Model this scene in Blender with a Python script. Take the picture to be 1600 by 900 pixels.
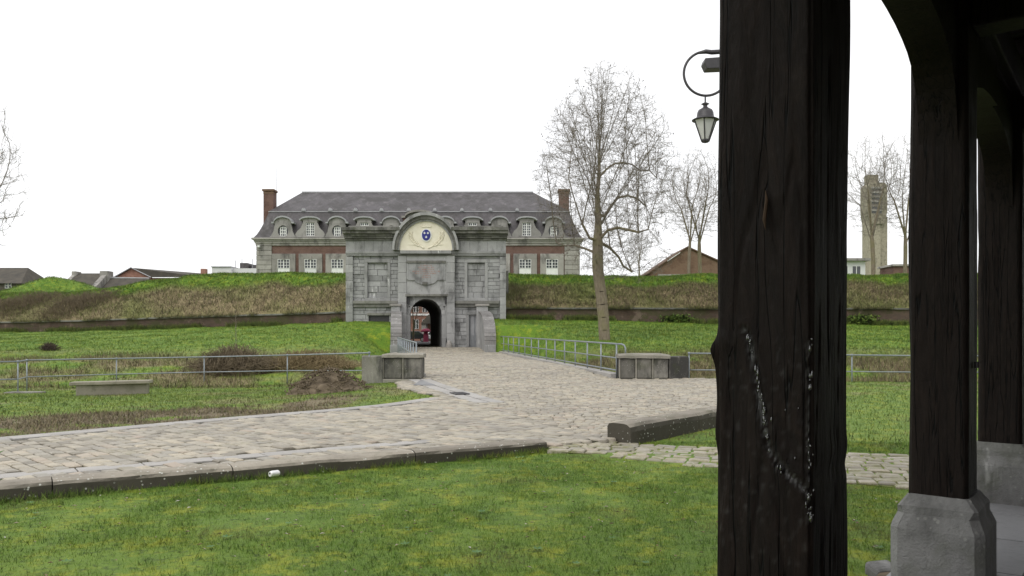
import bpy, bmesh, math, random
import numpy as np
from mathutils import Vector, Matrix, noise as mnoise

# ------------------------------------------------------------------ camera, sky, sun, exposure
scene = bpy.context.scene
for o in list(bpy.data.objects): bpy.data.objects.remove(o)
F = 1300.0; HZ = 525.0; CAMZ = 1.6          # focal length and horizon in pixels of the 1600 px photograph
cam_d = bpy.data.cameras.new('camera'); cam = bpy.data.objects.new('camera', cam_d)
scene.collection.objects.link(cam); scene.camera = cam
cam.location = (0, 0, CAMZ); cam.rotation_euler = (math.radians(90), 0, 0)
cam_d.sensor_width = 36; cam_d.lens = 36 * F / 1600; cam_d.shift_y = (HZ - 450) / 1600
cam_d.clip_start = 0.05; cam_d.clip_end = 4000
scene.render.resolution_x = 1024; scene.render.resolution_y = 576

SUN_EL, SUN_AZ = math.radians(48), math.radians(215)   # overcast: broad soft sun from behind-left
world = bpy.data.worlds.new('World'); scene.world = world; world.use_nodes = True
wn, wl = world.node_tree.nodes, world.node_tree.links
wn.clear()
sky = wn.new('ShaderNodeTexSky'); sky.sky_type = 'NISHITA'; sky.sun_disc = False
sky.sun_elevation = SUN_EL; sky.sun_rotation = SUN_AZ; sky.air_density = 1; sky.dust_density = 3
hsv = wn.new('ShaderNodeHueSaturation'); hsv.inputs['Saturation'].default_value = .35
wl.new(sky.outputs[0], hsv.inputs['Color'])
tc = wn.new('ShaderNodeTexCoord'); cn = wn.new('ShaderNodeTexNoise')
cn.inputs['Scale'].default_value = 2.2; cn.inputs['Detail'].default_value = 5
wl.new(tc.outputs['Generated'], cn.inputs['Vector'])
cr = wn.new('ShaderNodeValToRGB')
cr.color_ramp.elements[0].position = .3; cr.color_ramp.elements[0].color = (11.0, 11.1, 11.4, 1)
cr.color_ramp.elements[1].position = .7; cr.color_ramp.elements[1].color = (12.6, 12.6, 12.6, 1)
wl.new(cn.outputs['Fac'], cr.inputs['Fac'])
wm = wn.new('ShaderNodeMix'); wm.data_type = 'RGBA'; wm.inputs['Factor'].default_value = .9
wl.new(hsv.outputs[0], wm.inputs['A']); wl.new(cr.outputs[0], wm.inputs['B'])
bg = wn.new('ShaderNodeBackground'); bg.inputs['Strength'].default_value = .1
wl.new(wm.outputs['Result'], bg.inputs['Color'])
wo = wn.new('ShaderNodeOutputWorld'); wl.new(bg.outputs[0], wo.inputs['Surface'])
sun_d = bpy.data.lights.new('sun', 'SUN'); sun_d.energy = .9; sun_d.angle = math.radians(40); sun_d.color = (1, .97, .92)
sun = bpy.data.objects.new('sun', sun_d); scene.collection.objects.link(sun)
_d = Vector((math.sin(SUN_AZ) * math.cos(SUN_EL), math.cos(SUN_AZ) * math.cos(SUN_EL), math.sin(SUN_EL)))
sun.rotation_euler = (-_d).to_track_quat('-Z', 'Y').to_euler()
sun.location = (-20, -20, 40)
scene.view_settings.view_transform = 'Standard'; scene.view_settings.look = 'None'
scene.view_settings.exposure = 0.18; scene.view_settings.gamma = 1

rng = np.random.default_rng(7); random.seed(7)

# ------------------------------------------------------------------ helpers
def W(px, py, Y): return ((px - 800) / F * Y, Y, CAMZ - (py - HZ) / F * Y)
def WX(px, Y): return (px - 800) / F * Y
def WZ(py, Y): return CAMZ - (py - HZ) / F * Y
def sm(t): t = np.clip(t, 0, 1); return t * t * (3 - 2 * t)

ORIG = {}
def link(o):
    scene.collection.objects.link(o); return o
def tag(o, label=None, cat=None, group=None, kind=None):
    if label: o['label'] = label
    if cat: o['category'] = cat
    if group: o['group'] = group
    if kind: o['kind'] = kind
    return o
def thing(name, loc, label, cat, group=None):
    o = bpy.data.objects.new(name, None); o.empty_display_size = .3
    o.location = loc; link(o); ORIG[o.name] = Vector(loc)
    return tag(o, label, cat, group)

class MB:
    def __init__(s): s.v = []; s.f = []; s.r = []; s.n = 0; s.cur = 0.
    def add(s, vs, fs, r=None):
        s.v.extend([tuple(p) for p in vs])
        for f in fs:
            s.f.append(tuple(i + s.n for i in f)); s.r.append(s.cur if r is None else r)
        s.n += len(vs)
    def box(s, x0, x1, y0, y1, z0, z1, r=None):
        s.add([(x0,y0,z0),(x1,y0,z0),(x1,y1,z0),(x0,y1,z0),(x0,y0,z1),(x1,y0,z1),(x1,y1,z1),(x0,y1,z1)],
              [(0,3,2,1),(4,5,6,7),(0,1,5,4),(1,2,6,5),(2,3,7,6),(3,0,4,7)], r)
    def obox(s, c, ax, hx, ay, hy, hz, r=None):
        """oriented box: centre c, horizontal axes ax, ay with half sizes hx, hy, half height hz"""
        c = Vector(c); ax = Vector(ax); ay = Vector(ay); z = Vector((0,0,1))
        P = [c + ax*hx*i + ay*hy*j + z*hz*k for k in (-1,1) for (i,j) in ((-1,-1),(1,-1),(1,1),(-1,1))]
        s.add(P, [(0,3,2,1),(4,5,6,7),(0,1,5,4),(1,2,6,5),(2,3,7,6),(3,0,4,7)], r)
    def prism(s, poly, y0, y1, shift=(0,0), r=None):
        """outline in (x, z) pushed along y; shift moves the far end"""
        n = len(poly)
        vs = [(x, y0, z) for x, z in poly] + [(x + shift[0], y1, z + shift[1]) for x, z in poly]
        s.add(vs, [tuple(range(n)), tuple(range(2*n-1, n-1, -1))] + [(i, i+n, (i+1) % n + n, (i+1) % n) for i in range(n)], r)
    def plan(s, poly, z0, z1, r=None):
        n = len(poly)
        vs = [(x, y, z0) for x, y in poly] + [(x, y, z1) for x, y in poly]
        s.add(vs, [tuple(range(n-1, -1, -1)), tuple(range(n, 2*n))] + [(i, (i+1) % n, (i+1) % n + n, i+n) for i in range(n)], r)
    def tube(s, pts, rad, n=8, caps=True, r=None):
        pts = [Vector(p) for p in pts]; m = len(pts)
        if not hasattr(rad, '__len__'): rad = [rad] * m
        vs = []; u = None
        for i, p in enumerate(pts):
            t = (pts[min(i+1, m-1)] - pts[max(i-1, 0)]).normalized()
            if u is None: u = t.orthogonal().normalized()
            u = (u - t * u.dot(t)).normalized(); w = t.cross(u)
            for k in range(n):
                a = 2*math.pi*k/n; vs.append(p + (u*math.cos(a) + w*math.sin(a)) * rad[i])
        fs = [(i*n+k, i*n+(k+1) % n, (i+1)*n+(k+1) % n, (i+1)*n+k) for i in range(m-1) for k in range(n)]
        if caps: fs += [tuple(range(n-1, -1, -1)), tuple(range((m-1)*n, m*n))]
        s.add(vs, fs, r)
    def lathe(s, prof, c, n=16, r=None):
        vs = [(c[0] + rr*math.cos(2*math.pi*k/n), c[1] + rr*math.sin(2*math.pi*k/n), c[2] + z) for rr, z in prof for k in range(n)]
        m = len(prof)
        fs = [(i*n+k, i*n+(k+1) % n, (i+1)*n+(k+1) % n, (i+1)*n+k) for i in range(m-1) for k in range(n)]
        fs += [tuple(range(n-1, -1, -1)), tuple(range((m-1)*n, m*n))]
        s.add(vs, fs, r)
    def grid(s, rows, r=None):
        m, n = len(rows), len(rows[0])
        s.add([p for row in rows for p in row], [(i*n+j, i*n+j+1, (i+1)*n+j+1, (i+1)*n+j) for i in range(m-1) for j in range(n-1)], r)
    def build(s, name, mat, parent=None, smooth=False, bevel=0, origin=None, fix=True):
        me = bpy.data.meshes.new(name)
        V = np.array(s.v, float)
        if origin is None:
            lo, hi = V.min(0), V.max(0); origin = ((lo[0]+hi[0])/2, (lo[1]+hi[1])/2, lo[2])
        origin = Vector(origin)
        me.from_pydata([tuple(p) for p in (V - np.array(origin))], [], s.f)
        at = me.attributes.new('rnd', 'FLOAT', 'FACE'); at.data.foreach_set('value', np.array(s.r, np.float32))
        if fix:
            bm = bmesh.new(); bm.from_mesh(me); bmesh.ops.recalc_face_normals(bm, faces=bm.faces); bm.to_mesh(me); bm.free()
        if smooth: me.polygons.foreach_set('use_smooth', [True] * len(me.polygons))
        me.materials.append(mat)
        o = link(bpy.data.objects.new(name, me))
        return place(o, origin, parent, bevel)
def place(o, origin, parent, bevel=0):
    origin = Vector(origin)
    if parent is not None:
        o.parent = parent; o.location = origin - ORIG[parent.name]
    else: o.location = origin
    ORIG[o.name] = origin
    if bevel:
        b = o.modifiers.new('bevel', 'BEVEL'); b.width = bevel; b.segments = 2; b.limit_method = 'ANGLE'
    return o
def npmesh(name, V, Fq, mat, attrs={}, smooth=False, parent=None, origin=(0,0,0)):
    """fast mesh from arrays; faces all with the same number of corners"""
    me = bpy.data.meshes.new(name); nf, k = Fq.shape
    V = np.asarray(V, np.float32) - np.asarray(origin, np.float32)
    me.vertices.add(len(V)); me.vertices.foreach_set('co', V.ravel())
    me.loops.add(nf * k); me.loops.foreach_set('vertex_index', Fq.astype(np.int32).ravel())
    me.polygons.add(nf); me.polygons.foreach_set('loop_start', np.arange(0, nf*k, k, dtype=np.int32))
    me.polygons.foreach_set('loop_total', np.full(nf, k, np.int32))
    if smooth: me.polygons.foreach_set('use_smooth', np.ones(nf, bool))
    me.update(calc_edges=True)
    for a, (dom, val) in attrs.items():
        at = me.attributes.new(a, 'FLOAT', dom); at.data.foreach_set('value', np.asarray(val, np.float32))
    me.materials.append(mat)
    o = link(bpy.data.objects.new(name, me))
    return place(o, origin, parent)
def copy_tree(o, parent=None):
    c = o.copy(); link(c); c.parent = parent
    for ch in o.children: copy_tree(ch, c)
    return c
def inpoly(P, X, Y):
    X = np.asarray(X, float); Y = np.asarray(Y, float); r = np.zeros(X.shape, bool); n = len(P)
    for i in range(n):
        x0, y0 = P[i]; x1, y1 = P[(i+1) % n]
        c = ((y0 > Y) != (y1 > Y)) & (X < (x1-x0) * (Y-y0) / ((y1-y0) if y1 != y0 else 1e-9) + x0)
        r ^= c
    return r
def vnoise(X, Y, s, seed=0):
    """cheap smooth value noise 0..1"""
    X = np.asarray(X, float) / s + seed * 17.3; Y = np.asarray(Y, float) / s - seed * 9.1
    i, j = np.floor(X), np.floor(Y); fx, fy = sm(X - i), sm(Y - j)
    def h(a, b): v = np.sin(a*127.1 + b*311.7 + seed*74.7) * 43758.5453; return v - np.floor(v)
    return (h(i,j)*(1-fx) + h(i+1,j)*fx)*(1-fy) + (h(i,j+1)*(1-fx) + h(i+1,j+1)*fx)*fy
def fbm(X, Y, s, seed=0):
    return .55*vnoise(X,Y,s,seed) + .3*vnoise(X,Y,s/2.1,seed+1) + .15*vnoise(X,Y,s/4.3,seed+2)

# ------------------------------------------------------------------ materials
class NT:
    def __init__(s, name):
        s.m = bpy.data.materials.new(name); s.m.use_nodes = True; s.t = s.m.node_tree
        s.t.nodes.clear()
        s.out = s.n('ShaderNodeOutputMaterial'); s.p = s.n('ShaderNodeBsdfPrincipled')
        s.l(s.p.outputs[0], s.out.inputs['Surface'])
        s.geo = s.n('ShaderNodeNewGeometry'); s.pos = s.geo.outputs['Position']
    def n(s, t, **kw):
        x = s.t.nodes.new(t)
        for k, v in kw.items(): setattr(x, k, v)
        return x
    def l(s, a, b): s.t.links.new(a, b)
    def set(s, sock, v):
        if hasattr(v, 'is_linked'): s.l(v, sock)
        elif isinstance(v, (tuple, list)) and len(v) == 3 and sock.type == 'RGBA': sock.default_value = (*v, 1)
        else: sock.default_value = v
    def noise(s, scale, detail=4, rough=.55, vec=None, stretch=None, dist=0):
        x = s.n('ShaderNodeTexNoise'); x.inputs['Scale'].default_value = scale; x.inputs['Detail'].default_value = detail
        x.inputs['Roughness'].default_value = rough; x.inputs['Distortion'].default_value = dist
        v = vec or s.pos
        if stretch:
            mp = s.n('ShaderNodeMapping'); mp.inputs['Scale'].default_value = stretch; s.l(v, mp.inputs['Vector']); v = mp.outputs[0]
        s.l(v, x.inputs['Vector']); return x.outputs['Fac']
    def ramp(s, fac, stops):
        x = s.n('ShaderNodeValToRGB'); e = x.color_ramp.elements
        while len(e) < len(stops): e.new(.5)
        for i, (p, c) in enumerate(stops):
            e[i].position = p; e[i].color = (*c, 1) if len(c) == 3 else c
        s.set(x.inputs['Fac'], fac); return x.outputs[0]
    def step(s, fac, a, b):
        x = s.n('ShaderNodeMapRange'); x.interpolation_type = 'SMOOTHSTEP'
        s.set(x.inputs['Value'], fac); x.inputs['From Min'].default_value = a; x.inputs['From Max'].default_value = b
        return x.outputs[0]
    def mix(s, fac, a, b, mode='MIX'):
        x = s.n('ShaderNodeMix', data_type='RGBA', blend_type=mode)
        s.set(x.inputs['Factor'], fac); s.set(x.inputs['A'], a); s.set(x.inputs['B'], b); return x.outputs['Result']
    def math(s, op, a, b=0.):
        x = s.n('ShaderNodeMath', operation=op); s.set(x.inputs[0], a); s.set(x.inputs[1], b); return x.outputs[0]
    def attr(s, name): x = s.n('ShaderNodeAttribute'); x.attribute_name = name; return x.outputs['Fac']
    def bump(s, h, strength=.3, dist=.02):
        x = s.n('ShaderNodeBump'); x.inputs['Strength'].default_value = strength; x.inputs['Distance'].default_value = dist
        s.l(h, x.inputs['Height']); s.l(x.outputs[0], s.p.inputs['Normal']); return x
    def done(s, col, rough=.8, spec=.3, metal=0):
        s.set(s.p.inputs['Base Color'], col); s.set(s.p.inputs['Roughness'], rough)
        s.set(s.p.inputs['Specular IOR Level'], spec); s.p.inputs['Metallic'].default_value = metal
        return s.m
    def rnd(s):
        oi = s.n('ShaderNodeObjectInfo')
        return s.math('FRACT', s.math('ADD', s.attr('rnd'), oi.outputs['Random']))

def simple(name, c1, c2, scale=2., rough=.8, bump=.2, bscale=20., spec=.3, metal=0, bdist=.01):
    t = NT(name); c = t.ramp(t.noise(scale), [(.3, c1), (.7, c2)])
    if bump: t.bump(t.noise(bscale), bump, bdist)
    return t.done(c, rough, spec, metal)

def grass_mat(name, up=0.):
    """turf: greens and yellow moss by place, straw and earth where the attributes dry and soil say so"""
    t = NT(name); a = t.attr('rnd'); dry = t.attr('dry'); soil = t.attr('soil')
    n1 = t.noise(.55, 7, .72); n2 = t.noise(2.2, 9, .78); n3 = t.noise(14, 4, .7)
    g = t.ramp(n1, [(.3, (.072,.160,.013)), (.5, (.112,.208,.017)), (.7, (.156,.248,.021))])
    g = t.mix(t.math('MULTIPLY', t.step(n2, .49, .64), .85), g, (.270,.310,.022))
    g = t.mix(t.math('MULTIPLY', t.step(n3, .50, .70), .75), g, (.024,.062,.010))
    g = t.mix(t.math('MULTIPLY', t.step(a, .78, 1.), .65), g, (.21,.25,.065))
    g = t.mix(t.math('MULTIPLY', t.step(a, .40, .0), .7), g, (.045,.115,.016))
    d = t.ramp(t.math('ADD', t.math('MULTIPLY', a, .6), t.math('MULTIPLY', n2, .4)), [(.15, (.085,.060,.040)), (.34, (.16,.120,.068)), (.54, (.27,.215,.12)), (.70, (.15,.165,.045)), (.9, (.12,.18,.035))])
    c = t.mix(dry, g, d)
    s_ = t.ramp(t.noise(7, 5, .7), [(.3, (.10,.078,.048)), (.55, (.19,.155,.098)), (.75, (.28,.235,.150))])
    c = t.mix(soil, c, s_)
    if up:
        nm = t.n('ShaderNodeVectorMath', operation='SCALE'); t.l(t.geo.outputs['Normal'], nm.inputs[0]); nm.inputs['Scale'].default_value = 1 - up
        ad = t.n('ShaderNodeVectorMath', operation='ADD'); t.l(nm.outputs[0], ad.inputs[0]); ad.inputs[1].default_value = (0, 0, up)
        no = t.n('ShaderNodeVectorMath', operation='NORMALIZE'); t.l(ad.outputs[0], no.inputs[0]); t.l(no.outputs[0], t.p.inputs['Normal'])
    else: t.bump(t.noise(40, 5, .7), .6, .03)
    return t.done(c, .75, .2)

def stone_mat(name, base, var=.25, streak=0, moss=0, lichen=0, course=False, rough=.85, dark=0, bump=.35, side_dark=0, dthr=(.5, .68)):
    t = NT(name); b = Vector(base)
    r = t.rnd()
    k = t.math('ADD', t.math('MULTIPLY', t.noise(1.3, 6, .65), .75), t.math('MULTIPLY', r, .35))
    c = t.ramp(k, [(.25, tuple(b*(1-var))), (.55, tuple(b)), (.85, tuple(b*(1+var)))])
    fine = t.noise(18, 4, .7)
    c = t.mix(t.math('MULTIPLY', t.step(fine, .5, .75), .4), c, tuple(b*.5))
    if dark:   # black weathering crust in patches and runs
        d = t.noise(1.1, 5, .65, stretch=(1, 1, .45))
        c = t.mix(t.math('MULTIPLY', t.step(d, *dthr), dark), c, (.035,.034,.032))
    if streak:  # white lime runs
        st = t.noise(1.6, 4, .6, stretch=(2.6, 2.6, .22)); st2 = t.noise(7, 3, .6, stretch=(1, 1, .35))
        m_ = t.math('MULTIPLY', t.step(st, .62, .68), t.step(st2, .45, .6))
        c = t.mix(t.math('MULTIPLY', m_, streak), c, (.62,.62,.60))
    if moss:
        c = t.mix(t.math('MULTIPLY', t.step(t.noise(2.1, 5, .7), .5, .66), moss), c, (.055,.065,.022))
    if lichen:
        vo = t.n('ShaderNodeTexVoronoi'); vo.inputs['Scale'].default_value = 17; t.l(t.pos, vo.inputs['Vector'])
        sp = t.math('MULTIPLY', t.step(vo.outputs['Distance'], .22, .12), t.step(t.noise(2.3, 5, .7), .44, .56))
        c = t.mix(t.math('MULTIPLY', sp, lichen), c, (.55,.55,.50))
    if side_dark:  # darker tone on the upright sides, broken up by noise
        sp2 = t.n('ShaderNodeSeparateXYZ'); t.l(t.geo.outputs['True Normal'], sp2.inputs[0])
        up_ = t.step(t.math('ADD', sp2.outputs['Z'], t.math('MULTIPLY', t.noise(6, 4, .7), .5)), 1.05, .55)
        c = t.mix(t.math('MULTIPLY', up_, side_dark), c, (.040,.036,.026))
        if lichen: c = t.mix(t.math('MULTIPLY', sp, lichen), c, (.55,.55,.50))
    t.bump(t.math('ADD', fine, t.math('MULTIPLY', t.noise(70, 3), .4)), bump, .012)
    return t.done(c, rough, .25)

def brick_mat(name, c1, c2, mortar, axis='x', scale=1., mossy=0):
    t = NT(name); sp = t.n('ShaderNodeSeparateXYZ'); t.l(t.pos, sp.inputs[0])
    cb = t.n('ShaderNodeCombineXYZ'); t.l(t.math('ADD', sp.outputs['X'], sp.outputs['Y']), cb.inputs[0]); t.l(sp.outputs['Z'], cb.inputs[1])
    br = t.n('ShaderNodeTexBrick'); t.l(cb.outputs[0], br.inputs['Vector'])
    br.inputs['Scale'].default_value = scale; br.inputs['Brick Width'].default_value = .23; br.inputs['Row Height'].default_value = .075
    br.inputs['Mortar Size'].default_value = .008
    t.set(br.inputs['Color1'], c1); t.set(br.inputs['Color2'], c2); t.set(br.inputs['Mortar'], mortar)
    c = t.mix(t.math('MULTIPLY', t.step(t.noise(.8, 5, .7), .42, .7), .6), br.outputs['Color'], tuple(x*.45 for x in c1))
    if mossy:
        c = t.mix(t.math('MULTIPLY', t.step(t.noise(.55, 5, .7, stretch=(1, 1, 1.6)), .46, .62), mossy), c, (.060,.062,.026))
        c = t.mix(t.math('MULTIPLY', t.step(t.noise(.9, 5, .7), .55, .66), .6), c, (.20,.15,.12))
    t.bump(br.outputs['Fac'], -.2, .01)
    return t.done(c, .85, .2)

M = {}
M['turf'] = grass_mat('turf_ground'); M['blade'] = grass_mat('grass_blades', .75)
M['gate_stone'] = stone_mat('gate_limestone', (.315,.314,.312), .34, streak=1., dark=.55)
M['gate_smooth'] = stone_mat('gate_dressed_stone', (.325,.323,.318), .28, streak=.9, dark=.52)
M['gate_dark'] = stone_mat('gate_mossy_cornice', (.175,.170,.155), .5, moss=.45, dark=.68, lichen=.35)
M['cream'] = simple('cream_plaster', (.72,.67,.53), (.80,.75,.62), 3, .85, .15, 8)
M['blue'] = simple('blue_enamel', (.02,.025,.16), (.03,.035,.22), 3, .4, 0)
M['white'] = simple('white_paint', (.70,.70,.68), (.80,.80,.78), 3, .5, .05)
M['letters'] = simple('faded_red_letters', (.30,.13,.10), (.36,.18,.14), 5, .8, 0)
M['lime'] = stone_mat('pale_limestone', (.315,.298,.275), .28, dark=.55, lichen=.3)
M['dormer'] = stone_mat('weathered_dormer_stone', (.275,.262,.25), .3, dark=.5, lichen=.2)
M['brick'] = brick_mat('red_brick', (.150,.078,.062), (.185,.098,.078), (.18,.16,.14))
M['brick_brown'] = brick_mat('brown_brick', (.17,.095,.06), (.20,.12,.075), (.20,.17,.14))
M['scarp'] = brick_mat('weathered_scarp_brick', (.115,.072,.055), (.080,.055,.043), (.095,.085,.065), mossy=.75)
def slate():
    t = NT('slate_roof'); sp = t.n('ShaderNodeSeparateXYZ'); t.l(t.pos, sp.inputs[0])
    cb = t.n('ShaderNodeCombineXYZ'); t.l(sp.outputs['X'], cb.inputs[0]); t.l(sp.outputs['Z'], cb.inputs[1])
    br = t.n('ShaderNodeTexBrick'); t.l(cb.outputs[0], br.inputs['Vector']); br.inputs['Scale'].default_value = 1
    br.inputs['Brick Width'].default_value = .3; br.inputs['Row Height'].default_value = .16; br.inputs['Mortar Size'].default_value = .012
    t.set(br.inputs['Color1'], (.078,.071,.075)); t.set(br.inputs['Color2'], (.102,.093,.098)); t.set(br.inputs['Mortar'], (.065,.058,.062))
    c = t.mix(t.math('MULTIPLY', t.step(t.noise(.5, 8, .75, stretch=(1,1,.45)), .40, .60), .85), br.outputs['Color'], (.042,.038,.036))
    c = t.mix(t.math('MULTIPLY', t.step(t.noise(1.2, 5, .7, stretch=(1,1,.35)), .52, .70), .5), c, (.19,.175,.178))
    t.bump(br.outputs['Fac'], -.3, .02); return t.done(c, .55, .4)
M['slate'] = slate()
M['tile_old'] = simple('old_mossy_roof_tiles', (.060,.055,.048), (.10,.088,.070), 1.2, .85, .4, 9, bdist=.03)
M['tile_brown'] = simple('brown_roof_tiles', (.10,.062,.042), (.15,.09,.06), 1.1, .85, .4, 9, bdist=.03)
M['brick_pink'] = brick_mat('pink_red_brick', (.30,.135,.095), (.35,.17,.12), (.30,.25,.2))
M['zinc'] = simple('zinc_flashing', (.30,.30,.31), (.38,.38,.39), 3, .5, 0)
def glass():
    t = NT('window_glass'); return t.done((.05,.055,.06), .12, .6)
M['glass'] = glass()
M['iron'] = simple('black_iron', (.03,.028,.03), (.05,.045,.05), 8, .45, .1, 40, spec=.5)
M['galv'] = simple('galvanised_steel', (.19,.215,.23), (.27,.295,.31), 6, .45, .1, 60, spec=.5, metal=.35)
M['block'] = stone_mat('parapet_stone', (.24,.225,.19), .3, moss=.25, lichen=.5, dark=.35)
M['sooty'] = stone_mat('blackened_stone', (.20,.19,.165), .5, moss=.3, dark=.9, lichen=.4, dthr=(.40, .62))
M['kerb'] = stone_mat('kerb_stone', (.29,.26,.215), .3, moss=.3, lichen=.95, dark=.25, side_dark=.85)
M['bench'] = stone_mat('bench_concrete', (.30,.275,.22), .25, moss=.3, dark=.4)
M['slab'] = stone_mat('grey_paving_slab', (.24,.24,.245), .25, dark=.35, rough=.55)
M['plinth'] = stone_mat('blue_stone_plinth', (.20,.198,.193), .5, moss=.25, dark=.6, lichen=.2, streak=.4, bump=1., dthr=(.44, .62))
M['wing'] = stone_mat('wing_wall_stone', (.225,.215,.208), .3, streak=.9, lichen=.8, moss=.3, dark=.3)
M['soil'] = simple('dug_soil', (.080,.061,.040), (.18,.142,.095), 5, .95, .6, 14, bdist=.04)
M['clod'] = simple('dry_clods', (.12,.094,.060), (.24,.20,.13), 6, .95, .6, 14)
M['joint'] = simple('mossy_joint_soil', (.038,.033,.020), (.072,.068,.030), 3, .95, .5, 20)
M['joint_moss'] = simple('mossy_path_joint', (.10,.12,.030), (.15,.165,.045), 4, .95, .5, 25)
M['plaster'] = simple('white_render', (.62,.62,.62), (.70,.70,.70), 1, .8, .1)
M['concrete'] = stone_mat('tower_concrete', (.33,.295,.225), .25, dark=.45, moss=.35)
def cobble_mat(name='sandstone_cobble', mossy=0):
    t = NT(name); r = t.rnd()
    c = t.ramp(r, [(0, (.22,.198,.160)), (.25, (.33,.298,.238)), (.5, (.40,.360,.284)), (.7, (.30,.280,.240)), (.88, (.45,.398,.305)), (1., (.36,.298,.238))])
    c = t.mix(t.math('MULTIPLY', t.step(t.noise(9, 5, .7), .48, .72), .55), c, (.17,.15,.125))
    c = t.mix(t.math('MULTIPLY', t.step(t.noise(.45, 5, .65), .47, .66), .5), c, (.21,.19,.165))
    c = t.mix(t.math('MULTIPLY', t.step(t.noise(1.3, 5, .7), .56, .7), .35), c, (.16,.155,.075))
    if mossy: c = t.mix(t.math('MULTIPLY', t.step(t.noise(4, 6, .75), .42, .62), mossy), c, (.17,.17,.06))
    t.bump(t.noise(35, 4, .6), .5, .012); return t.done(c, .6, .4)
M['cobble'] = cobble_mat(); M['cobble_moss'] = cobble_mat('mossy_sandstone_cobble', .7)
M['gutter'] = stone_mat('pale_gutter_stone', (.36,.345,.325), .15, dark=.15, bump=.2)
def wood():
    t = NT('tarred_timber'); tar = t.attr('tar')
    n = t.noise(3.5, 8, .78, stretch=(6, 6, 1.1), dist=.8); n2 = t.noise(34, 5, .7, stretch=(1, 1, .3)); n3 = t.noise(9, 5, .65)
    ck = t.noise(2.2, 3, .5, stretch=(9, 9, .32), dist=.5); cr = t.step(t.math('ABSOLUTE', t.math('SUBTRACT', ck, .5)), .022, .0)   # drying cracks
    c = t.ramp(n, [(.3, (.006,.0044,.0038)), (.55, (.0140,.0092,.0074)), (.8, (.026,.0165,.0122))])
    c = t.mix(t.math('MULTIPLY', t.step(n3, .58, .72), .35), c, (.030,.020,.015))
    c = t.mix(cr, c, (.002,.002,.002)); c = t.mix(tar, c, (.004,.004,.004))
    h = t.math('SUBTRACT', t.math('ADD', t.math('ADD', n, t.math('MULTIPLY', n2, .5)), t.math('MULTIPLY', n3, .5)), t.math('MULTIPLY', cr, 1.2))
    t.bump(h, .55, .02); t.p.inputs['IOR'].default_value = 1.9
    return t.done(c, t.math('SUBTRACT', .66, t.math('MULTIPLY', tar, .56)), t.math('ADD', .07, t.math('MULTIPLY', tar, .93)))
M['wood'] = wood()
def tar_m():
    t = NT('wet_tar'); t.p.inputs['IOR'].default_value = 2.0; t.bump(t.noise(160, 3), .5, .004); return t.done((.006,.006,.007), .2, .9)
M['tar'] = tar_m()
def bark(name, a, b, g):
    t = NT(name); n = t.noise(5, 5, .7, stretch=(2, 2, .5))
    c = t.ramp(n, [(.3, a), (.7, b)]); c = t.mix(t.math('MULTIPLY', t.step(t.noise(1.1, 4), .45, .65), .5), c, g)
    t.bump(t.noise(18, 4, .7, stretch=(1,1,.4)), .5, .03); return t.done(c, .9, .15)
M['bark'] = bark('winter_bark', (.14,.115,.085), (.27,.225,.165), (.19,.18,.08))
M['twig'] = simple('thin_twigs', (.16,.137,.112), (.24,.21,.175), 3, .9, 0)
M['scrub'] = simple('dry_scrub_stalks', (.095,.074,.048), (.19,.150,.095), 1.5, .9, 0)
M['seed'] = simple('dry_seed_clusters', (.045,.035,.030), (.085,.062,.045), 3, .9, 0)
M['lampglass'] = simple('frosted_lamp_glass', (.55,.55,.53), (.62,.62,.60), 3, .25, 0)
M['can'] = simple('bare_aluminium', (.75,.75,.75), (.82,.82,.82), 5, .3, 0, metal=.3)
M['maroon'] = simple('maroon_cloth', (.16,.02,.05), (.22,.035,.07), 3, .8, 0)
M['asphalt'] = simple('street_asphalt', (.07,.07,.07), (.10,.10,.10), 2, .9, .2)
M['carpaint'] = simple('dark_car_paint', (.03,.03,.045), (.04,.04,.055), 3, .25, 0, spec=.5)
M['rubber'] = simple('tyre_rubber', (.02,.02,.02), (.03,.03,.03), 3, .8, 0)
M['leaf'] = simple('fresh_green_leaf', (.06,.16,.02), (.10,.22,.03), 6, .4, 0)

# ------------------------------------------------------------------ terrain
def lerp1(x, xs, ys): return np.interp(x, xs, ys)
def road_z(Y): return lerp1(Y, [0, 20, 28, 34, 50, 57, 62, 80, 200], [.03, .04, .12, .30, .36, .5, .78, .85, .85])
def edgeL(Y): return -3.15 - (np.asarray(Y, float) - 28) * .157
def edgeR(Y): return 3.85 - (np.asarray(Y, float) - 28.4) * .157
def lawn_z(X, Y):
    X = np.asarray(X, float); Y = np.asarray(Y, float)
    z = -.34 * sm((Y - 17) / 14) * sm((-X - 3.5) / 7) - .15 * sm((Y - 27.5) / 3) * sm((X - 4) / 3)
    bumps = (fbm(X, Y, 1.1, 3) - .5) * .035 + (fbm(X, Y, 4.2, 5) - .5) * .05
    z = z + .10 * sm((Y - 18) / 6) * sm((X + 7) / 4) * sm((31 - Y) / 3)
    z = z + .055 * np.exp(-((X - 1.0) / .9) ** 2 - ((Y - 11.3) / .6) ** 2)
    return z - .02 + bumps * sm((Y - 1) / 4)
def wallY(X): X = np.asarray(X, float); return np.where(X < -12.4, 62.6 + (-12.4 - X) * .41, 62.3)
def wall_base(X): return lerp1(X, [-110, -60, -38, -24, -12.4, -.5, 15, 30, 90], [1.6, 1.8, 2.0, 2.3, 2.65, 2.9, 2.55, 2.4, 2.3])
def wall_top(X): return lerp1(X, [-110, -60, -38, -24, -12.4, -.5, 15, 90], [2.6, 2.7, 2.9, 3.15, 3.35, 3.65, 3.6, 3.6])
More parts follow.
